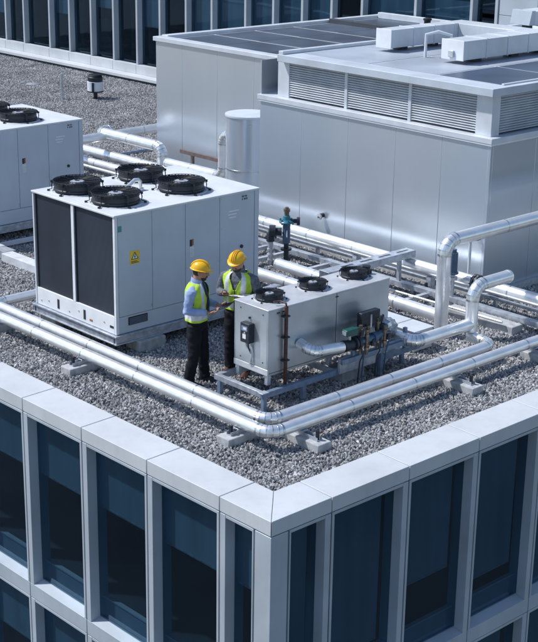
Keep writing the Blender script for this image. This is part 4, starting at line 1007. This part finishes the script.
def person(label, loc, az, scale, skin, hair, shirt, shoe, arms, feet, head_pitch, head_yaw, tie=False, shirt_seed=1, beard=True):
    root = thing('person', label, 'person', loc, 'two workers on the gravel roof'); root.rotation_euler = (0, 0, az); root.scale = (scale*1.05, scale*1.10, scale)
    HC = Vector((0.035, 0, 1.632)); piv = Vector((0.0, 0, 1.53))
    T = Matrix.Translation(piv) @ Matrix.Rotation(head_yaw, 4, 'Z') @ Matrix.Rotation(head_pitch, 4, 'Y') @ Matrix.Translation(HC-piv)
    hips = [Vector((0, 0.085*s, 0.90)) for s in (-1, 1)]
    # body ------------------------------------------------
    mb = MB()
    tors = [(0.84, 0.12, 0.09), (0.93, 0.155, 0.105), (1.03, 0.142, 0.095), (1.13, 0.142, 0.098), (1.26, 0.162, 0.112), (1.36, 0.17, 0.108), (1.425, 0.15, 0.085), (1.465, 0.095, 0.07), (1.50, 0.058, 0.06)]
    mb.tube([(0, 0, z) for z, a, b in tors], [(a, b) for z, a, b in tors], 24)
    mb.tube([(0, 0, 1.46), (0.005, 0, 1.52), T @ Vector((-0.02, 0, -0.05)), T @ Vector((-0.01, 0, 0.0))], [(0.062, 0.064), (0.056, 0.060), (0.055, 0.060), (0.05, 0.06)], 18)
    mb.rings([ell(z, a, b, xo, T) for z, a, b, xo in HEAD])
    nose = [T @ Vector(p) for p in ((0.088, 0, 0.022), (0.104, 0, -0.008), (0.116, 0, -0.030), (0.092, 0, -0.040))]
    mb.tube(nose, [0.009, 0.012, 0.0155, 0.012], 10)
    for s in (-1, 1):
        mb.tube([T @ Vector((0.085, 0.012*s, 0.026)), T @ Vector((0.088, 0.036*s, 0.030)), T @ Vector((0.070, 0.056*s, 0.022))], 0.011, 8)     # brow
        mb.tube([T @ Vector((0.000, 0.072*s, 0.020)), T @ Vector((-0.006, 0.082*s, 0.000)), T @ Vector((0.002, 0.074*s, -0.030))], [0.011, 0.013, 0.008], 8)   # ear
        mb.tube([T @ Vector((0.062, 0.040*s, -0.022)), T @ Vector((0.072, 0.030*s, -0.045))], 0.018, 8)   # cheek
    mb.tube([T @ Vector((0.088, -0.026, -0.064)), T @ Vector((0.098, 0, -0.062)), T @ Vector((0.088, 0.026, -0.064))], [0.007, 0.010, 0.007], 8)
    for s, (sh, el, wr, hd, hn) in zip((-1, 1), arms):
        limb(mb, [Vector((0, 0.08*s, 1.385)), Vector((0, 0.125*s, 1.38)), Vector(sh)+Vector((0, -0.008*s, -0.045)), (Vector(sh)+Vector(el))/2, el, (Vector(el)*0.6+Vector(wr)*0.4), wr], [0.045, 0.048, 0.047, 0.044, 0.038, 0.037, 0.027])
        hand(mb, wr, hd, hn, -s if hn[2] > 0 else s)
    for s, hp, (ft, kn) in zip((-1, 1), hips, feet):
        limb(mb, [hp, (hp+Vector(kn))/2, kn, (Vector(kn)*0.62+Vector(ft)*0.38), Vector(ft)+Vector((0, 0, 0.08))], [0.088, 0.078, 0.056, 0.052, 0.036])
        f = Vector(ft); mb.tube([f+Vector((-0.045, 0, 0.05)), f+Vector((0.03, 0, 0.042)), f+Vector((0.10, 0.006*s, 0.033))], [0.026, 0.027, 0.018], 12)
    k = fused(mb, 0.0075, 1); body = k.build('body', M[skin], root, ang=180)
    # clothes ----------------------------------------------
    mb = MB()
    mb.tube([(0, 0, z) for z, a, b in tors[1:-1]]+[(0, 0, 1.505)], [(a+0.014, b+0.014) for z, a, b in tors[1:-1]]+[(0.066, 0.068)], 24)
    for s, (sh, el, wr, hd, hn) in zip((-1, 1), arms):
        e = Vector(el); w = Vector(wr)
        limb(mb, [Vector((0, 0.06*s, 1.40)), Vector((0, 0.125*s, 1.408)), Vector(sh)+Vector((0, 0.004*s, -0.022)), Vector(sh)*0.66+e*0.34, Vector(sh)*0.3+e*0.7, e, e*0.7+w*0.3, e*0.3+w*0.7, w-(w-e).normalized()*0.005], [0.060, 0.070, 0.070, 0.065, 0.060, 0.057, 0.056, 0.048, 0.043])
    k = fused(mb, 0.0095, 7, 0.008, shirt_seed); k.build('shirt', M[shirt], body, ang=180)
    mb = MB()
    mb.tube([T @ Vector((-0.06, 0, -0.10))+Vector((0.01, 0, -0.03))]*1+[Vector((0.0, 0, 1.545))], [(0.070, 0.074), (0.064, 0.070)], 18, cap=False) if False else None
    mb.rings([[Vector((0.004+0.068*math.cos(t), 0.066*math.sin(t), 1.492-0.014*math.cos(t))) for t in [2*PI*i/24 for i in range(24)]],
              [Vector((0.004+0.064*math.cos(t), 0.060*math.sin(t), 1.532-0.024*math.cos(t))) for t in [2*PI*i/24 for i in range(24)]],
              [Vector((0.004+0.070*math.cos(t), 0.066*math.sin(t), 1.538-0.024*math.cos(t))) for t in [2*PI*i/24 for i in range(24)]],
              [Vector((0.004+0.082*math.cos(t), 0.078*math.sin(t), 1.494-0.014*math.cos(t))) for t in [2*PI*i/24 for i in range(24)]]], cap=False)
    mb.build('collar', M[shirt], body)
    mb = MB()
    mb.tube([(0, 0, 0.80), (0, 0, 0.86), (0, 0, 0.95), (0, 0, 1.02)], [(0.13, 0.10), (0.162, 0.118), (0.168, 0.122), (0.158, 0.112)], 24)
    for s, hp, (ft, kn) in zip((-1, 1), hips, feet):
        f = Vector(ft); kk = Vector(kn)
        limb(mb, [hp, hp*0.6+kk*0.4, kk, kk*0.6+f*0.4+Vector((-0.006, 0, 0.02)), f+Vector((-0.005, 0, 0.13)), f+Vector((0.005, 0, 0.07))], [0.108, 0.096, 0.078, 0.074, 0.070, 0.073], 18)
    k = fused(mb, 0.0105, 4, 0.010, shirt_seed+5, 7); k.build('trousers', M['trousers'], body, ang=180)
    for s, (ft, kn) in zip((-1, 1), feet):
        mb = MB(); f = Vector(ft); yaw = 0.12*s
        prof = [(-0.085, 0.028, 0.03), (-0.075, 0.037, 0.085), (-0.02, 0.04, 0.10), (0.05, 0.043, 0.085), (0.11, 0.048, 0.058), (0.16, 0.044, 0.046), (0.195, 0.026, 0.034)]
        rings = []
        for x, hw, hz in prof:
            ring = []
            for t in range(14):
                a = 2*PI*t/14; y = hw*math.cos(a); z = 0.012+max(0, math.sin(a))*hz if math.sin(a) > 0 else 0.012*(1+math.sin(a))
                ring.append(f+Matrix.Rotation(yaw, 3, 'Z') @ Vector((x, y, z)))
            rings.append(ring)
        mb.rings(rings); mb.build('shoe', M[shoe], body)
    # vest --------------------------------------------------
    mb = MB(); NV = 180
    vz = [(0.955, 0.188, 0.138), (0.985, 0.186, 0.137), (1.035, 0.182, 0.135), (1.055, 0.181, 0.134), (1.11, 0.180, 0.134), (1.17, 0.184, 0.138), (1.23, 0.190, 0.144), (1.29, 0.198, 0.146), (1.345, 0.203, 0.142), (1.39, 0.203, 0.132), (1.425, 0.192, 0.120), (1.455, 0.155, 0.108), (1.478, 0.105, 0.088)]
    fine = []
    for p, q in zip(vz, vz[1:]):
        for i in range(6): fine.append(tuple(p[c]+(q[c]-p[c])*i/6 for c in range(3)))
    vz = fine+[vz[-1]]
    rings = []
    for z, a, b in vz:
        ring = []
        for i in range(NV):
            t = 2*PI*i/NV; wv = 0.005*math.sin(5*t+z*9)+0.004*math.sin(9*t-z*23)
            ring.append(Vector(((b+wv)*math.cos(t), (a+wv)*math.sin(t), z+0.006*math.sin(3*t+1))))
        rings.append(ring)
    vs = [[mb.bm.verts.new(p) for p in r] for r in rings]
    for j in range(len(vs)-1):
        zc = (vz[j][0]+vz[j+1][0])/2
        for i in range(NV):
            t = math.degrees(2*PI*(i+0.5)/NV); t = t-360 if t > 180 else t; at = abs(t)
            if zc > 1.24 and at < 5+(zc-1.24)*105: continue
            if zc > 1.20 and zc < 1.42 and 78 < at < 104: continue            # armholes
            m = 0
            if 0.985 < zc < 1.056: m = 1
            elif zc > 1.056 and (24 < at < 42 or 138 < at < 156): m = 1
            if at < 2.6 and zc < 1.25: m = 2
            f = mb.bm.faces.new((vs[j][i], vs[j][(i+1) % NV], vs[j+1][(i+1) % NV], vs[j+1][i])); f.material_index = m
    v = mb.build('vest', [M['lime'], M['silver'], M['ink']], body, ang=60)
    sd = v.modifiers.new('thickness', 'SOLIDIFY'); sd.thickness = 0.007; sd.offset = 1
    if tie:
        mb = MB(); mb.rings([[Vector((x, -hw, z)), Vector((x, hw, z)), Vector((x+0.008, hw, z)), Vector((x+0.008, -hw, z))] for x, hw, z in ((0.078, 0.020, 1.495), (0.092, 0.014, 1.46), (0.118, 0.026, 1.40), (0.140, 0.032, 1.30), (0.150, 0.034, 1.24), (0.152, 0.036, 1.06))])
        mb.build('tie', M['tie'], body)
    # head parts ---------------------------------------------
    mb = MB()
    mb.rings([ell(z, a, b, xo, T, R(98), R(262), 22, False, 0.0075) for z, a, b, xo in ((-0.045, 0.064, 0.084, 0.004), (-0.03, 0.067, 0.088, 0.003), (-0.01, 0.070, 0.092, 0.001), (0.03, 0.073, 0.096, -0.002), (0.07, 0.068, 0.09, -0.006))]+
             [ell(z, a, b, xo, T, R(98), R(262), 22, False, -0.006) for z, a, b, xo in ((0.07, 0.068, 0.09, -0.006), (-0.045, 0.064, 0.084, 0.004))], cap=False, closed=False)
    mb.build('hair', M[hair], body)
    if beard:
        mb = MB(); mb.rings([ell(z, a, b, xo, T, R(-80), R(80), 26, False, gr) for z, a, b, xo, gr in ((-0.112, 0.036, 0.042, 0.036, 0.006), (-0.098, 0.046, 0.056, 0.028, 0.006), (-0.08, 0.054, 0.070, 0.018, 0.005), (-0.068, 0.057, 0.075, 0.014, 0.002))], cap=False, closed=False)
        mb.tube([T @ Vector((0.086, -0.030, -0.060)), T @ Vector((0.096, -0.012, -0.048)), T @ Vector((0.096, 0.012, -0.048)), T @ Vector((0.086, 0.030, -0.060))], 0.006, 8)
        mb.build('beard', M[hair], body)
    for s in (-1, 1):
        mb = MB(); c = Vector((0.083, 0.033*s, 0.008))
        mb.rings([[T @ (c+Vector((0.011*math.cos(t)*math.cos(q)*0.8, 0.013*math.sin(q)*math.cos(t), 0.008*math.sin(t)))) for q in [2*PI*i/10 for i in range(10)]] for t in (-1.4, -0.7, 0, 0.7, 1.4)]); mb.build('eye', M['eye'], body)
    mb = MB(); mb.tube([T @ Vector((0.094, -0.022, -0.0665)), T @ Vector((0.1035, 0, -0.0655)), T @ Vector((0.094, 0.022, -0.0665))], [0.003, 0.006, 0.003], 8); mb.build('mouth', M['lip'], body)
    # hard hat ------------------------------------------------
    mb = MB(); rr = []
    for a in (0, 10, 22, 36, 50, 64, 76, 86): rr.append((0.045+0.110*math.sin(R(a)), math.cos(R(a))))
    outer = [[T @ Vector((-0.006+0.123*c*math.cos(t), 0.103*c*math.sin(t), z+(0.006*math.cos(6*t) if 0.08 < z < 0.16 else 0)*0)) for t in [2*PI*i/36 for i in range(36)]] for z, c in rr]
    def brim(dx, z, ext):
        return [T @ Vector((-0.006+(0.123+dx+ext*max(0, math.cos(t))**2)*math.cos(t), (0.103+dx)*math.sin(t), z-0.012*max(0, math.cos(t))**2)) for t in [2*PI*i/36 for i in range(36)]]
    rings = [[T @ Vector((-0.006+0.117*math.cos(t), 0.097*math.sin(t), 0.04)) for t in [2*PI*i/36 for i in range(36)]], brim(0.010, 0.034, 0.034), brim(0.013, 0.038, 0.034), brim(0.003, 0.047, 0.006)]+outer[0:]
    mb.rings(rings)
    mb.build('hard_hat', M['hat'], body, ang=40)
    hh = body.children[-1]
    mb = MB()
    for y in (-0.022, 0, 0.022):
        mb.tube([T @ Vector((-0.006+0.125*math.cos(R(a)), y, 0.046+0.113*math.sin(R(a)))) for a in range(14, 168, 9)], 0.0055 if y else 0.008, 8)
    mb.build('ridge', M['hat'], hh)
    mb = MB(); mb.rings([[T @ Vector((-0.004+(0.100+d)*math.cos(t), (0.078+d)*math.sin(t), z)) for t in [2*PI*i/30 for i in range(30)]] for d, z in ((0.004, 0.02), (0.008, 0.02), (0.008, 0.042), (0.004, 0.042))], cap=False); mb.build('hat_band', M['ink'], hh)
    return root

def hold(root, name, label, cat, parts, mtx):
    bpy.context.view_layer.update()
    sx = root.matrix_world
    first = None
    for nm, m, fill in parts:
        k = MB(); fill(k)
        if first is None:
            first = k.build(name, M[m], None, bevel=0.003); first.matrix_world = sx @ mtx; tag(first, label, cat)
        else: k.build(nm, M[m], first)
    return first

p1 = person('man in yellow hard hat, light blue shirt and lime vest reading a tablet', (2.25, 3.97, 0.0), R(-60), 1.025, 'skin', 'hair', 'shirt_blue', 'shoe',
    [((0.0, -0.185, 1.405), (-0.05, -0.25, 1.13), (0.20, -0.155, 1.11), (0.80, 0.42, 0.12), (0, 0.1, 1)),
     ((0.0, 0.185, 1.405), (-0.01, 0.26, 1.13), (0.22, 0.175, 1.115), (0.80, -0.40, 0.12), (0, -0.1, 1))],
    [(Vector((-0.06, -0.115, 0)), Vector((0.0, -0.105, 0.49))), (Vector((0.06, 0.13, 0)), Vector((0.045, 0.112, 0.49)))],
    R(7), R(8), True, 2)
hold(p1, 'tablet', 'dark tablet held by the man in the light blue shirt', 'tablet',
    [('tablet', 'ink', lambda k: k.box(-0.09, 0.09, -0.13, 0.13, -0.005, 0.005)), ('screen', 'screen', lambda k: k.box(-0.08, 0.08, -0.12, 0.12, 0.0051, 0.0062))],
    Matrix.Translation((0.375, 0.01, 1.172)) @ Matrix.Rotation(R(-22), 4, 'Y'))
p2 = person('man in yellow hard hat, dark grey shirt and lime vest behind the small chiller', (2.99, 3.92, 0.0), R(-156), 1.045, 'skin2', 'hair2', 'shirt_grey', 'shoe_brown',
    [((0.0, -0.19, 1.405), (-0.02, -0.275, 1.14), (0.20, -0.11, 1.205), (0.75, 0.45, 0.05), (0, 0.1, 1)),
     ((0.0, 0.19, 1.405), (-0.02, 0.275, 1.13), (0.20, 0.14, 1.18), (0.85, -0.25, 0.08), (0, -0.1, 1))],
    [(Vector((-0.01, -0.12, 0)), Vector((0.02, -0.108, 0.49))), (Vector((0.03, 0.12, 0)), Vector((0.04, 0.108, 0.49)))],
    R(15), R(-2), False, 9, True)
hold(p2, 'phone', 'dark phone in the right hand of the worker behind the chiller', 'phone',
    [('phone', 'ink', lambda k: k.box(-0.07, 0.07, -0.036, 0.036, -0.005, 0.005)), ('screen', 'screen', lambda k: k.box(-0.062, 0.062, -0.031, 0.031, 0.0051, 0.006))],
    Matrix.Translation((0.295, -0.057, 1.243)) @ Matrix.Rotation(R(20), 4, 'Z') @ Matrix.Rotation(R(-18), 4, 'Y'))
hold(p2, 'clipboard', 'clipboard with white paper in the left hand of the worker behind the chiller', 'clipboard',
    [('clipboard', 'iron', lambda k: k.box(-0.11, 0.14, -0.10, 0.10, -0.004, 0.004)), ('paper', 'paper', lambda k: k.box(-0.10, 0.115, -0.09, 0.09, 0.0041, 0.0055)), ('clip', 'galv', lambda k: k.box(0.118, 0.138, -0.035, 0.035, 0.0042, 0.014))],
    Matrix.Translation((0.305, 0.125, 1.225)) @ Matrix.Rotation(R(-14), 4, 'Y'))
# ------------------------------------------------------------------ light, sky, camera
w = bpy.data.worlds.new('World'); scene.world = w; w.use_nodes = True
nt = w.node_tree; bg = nt.nodes['Background']
sky = nt.nodes.new('ShaderNodeTexSky'); sky.sky_type = 'NISHITA'; sky.sun_disc = False
SUN_DIR = Vector((0.60, -0.76, -1.30)).normalized()          # direction the light travels
sv = -SUN_DIR
sky.sun_elevation = math.asin(sv.z); sky.sun_rotation = math.atan2(sv.x, sv.y)
sky.altitude = 50; sky.air_density = 1.0; sky.dust_density = 0.6; sky.ozone_density = 1.8
nt.links.new(sky.outputs['Color'], bg.inputs['Color']); bg.inputs['Strength'].default_value = 0.14
sl = bpy.data.lights.new('sun', 'SUN'); sl.energy = 4.0; sl.angle = R(2.0); sl.color = (1.0, 0.985, 0.965)
so = bpy.data.objects.new('sun', sl); COL.objects.link(so); so.rotation_euler = SUN_DIR.to_track_quat('-Z', 'Y').to_euler(); so.location = (0, 20, 30)

cam = bpy.data.cameras.new('camera'); co = bpy.data.objects.new('camera', cam); COL.objects.link(co)
pitch, roll, yaw = 0.322062002, 0.0152799682, 0.818917834
f = Vector((math.cos(yaw)*math.cos(pitch), math.sin(yaw)*math.cos(pitch), -math.sin(pitch)))
r = Vector((math.sin(yaw), -math.cos(yaw), 0)); u = r.cross(f)
r2 = r*math.cos(roll)+u*math.sin(roll); u2 = u*math.cos(roll)-r*math.sin(roll)
mw = Matrix((r2, u2, -f)).transposed().to_4x4(); mw.translation = Vector((-9.890, -10.488, 7.25))
co.matrix_world = mw
cam.sensor_fit = 'VERTICAL'; cam.sensor_height = 24.0; cam.lens = 24.0*1421.31558/642.0
cam.clip_start = 0.1; cam.clip_end = 2000
scene.camera = co
scene.render.engine = 'CYCLES'
scene.render.resolution_x = 858; scene.render.resolution_y = 1024
vs = scene.view_settings; vs.view_transform = 'Standard'; vs.look = 'None'; vs.exposure = 0.1; vs.gamma = 1.0; vs.use_curve_mapping = False
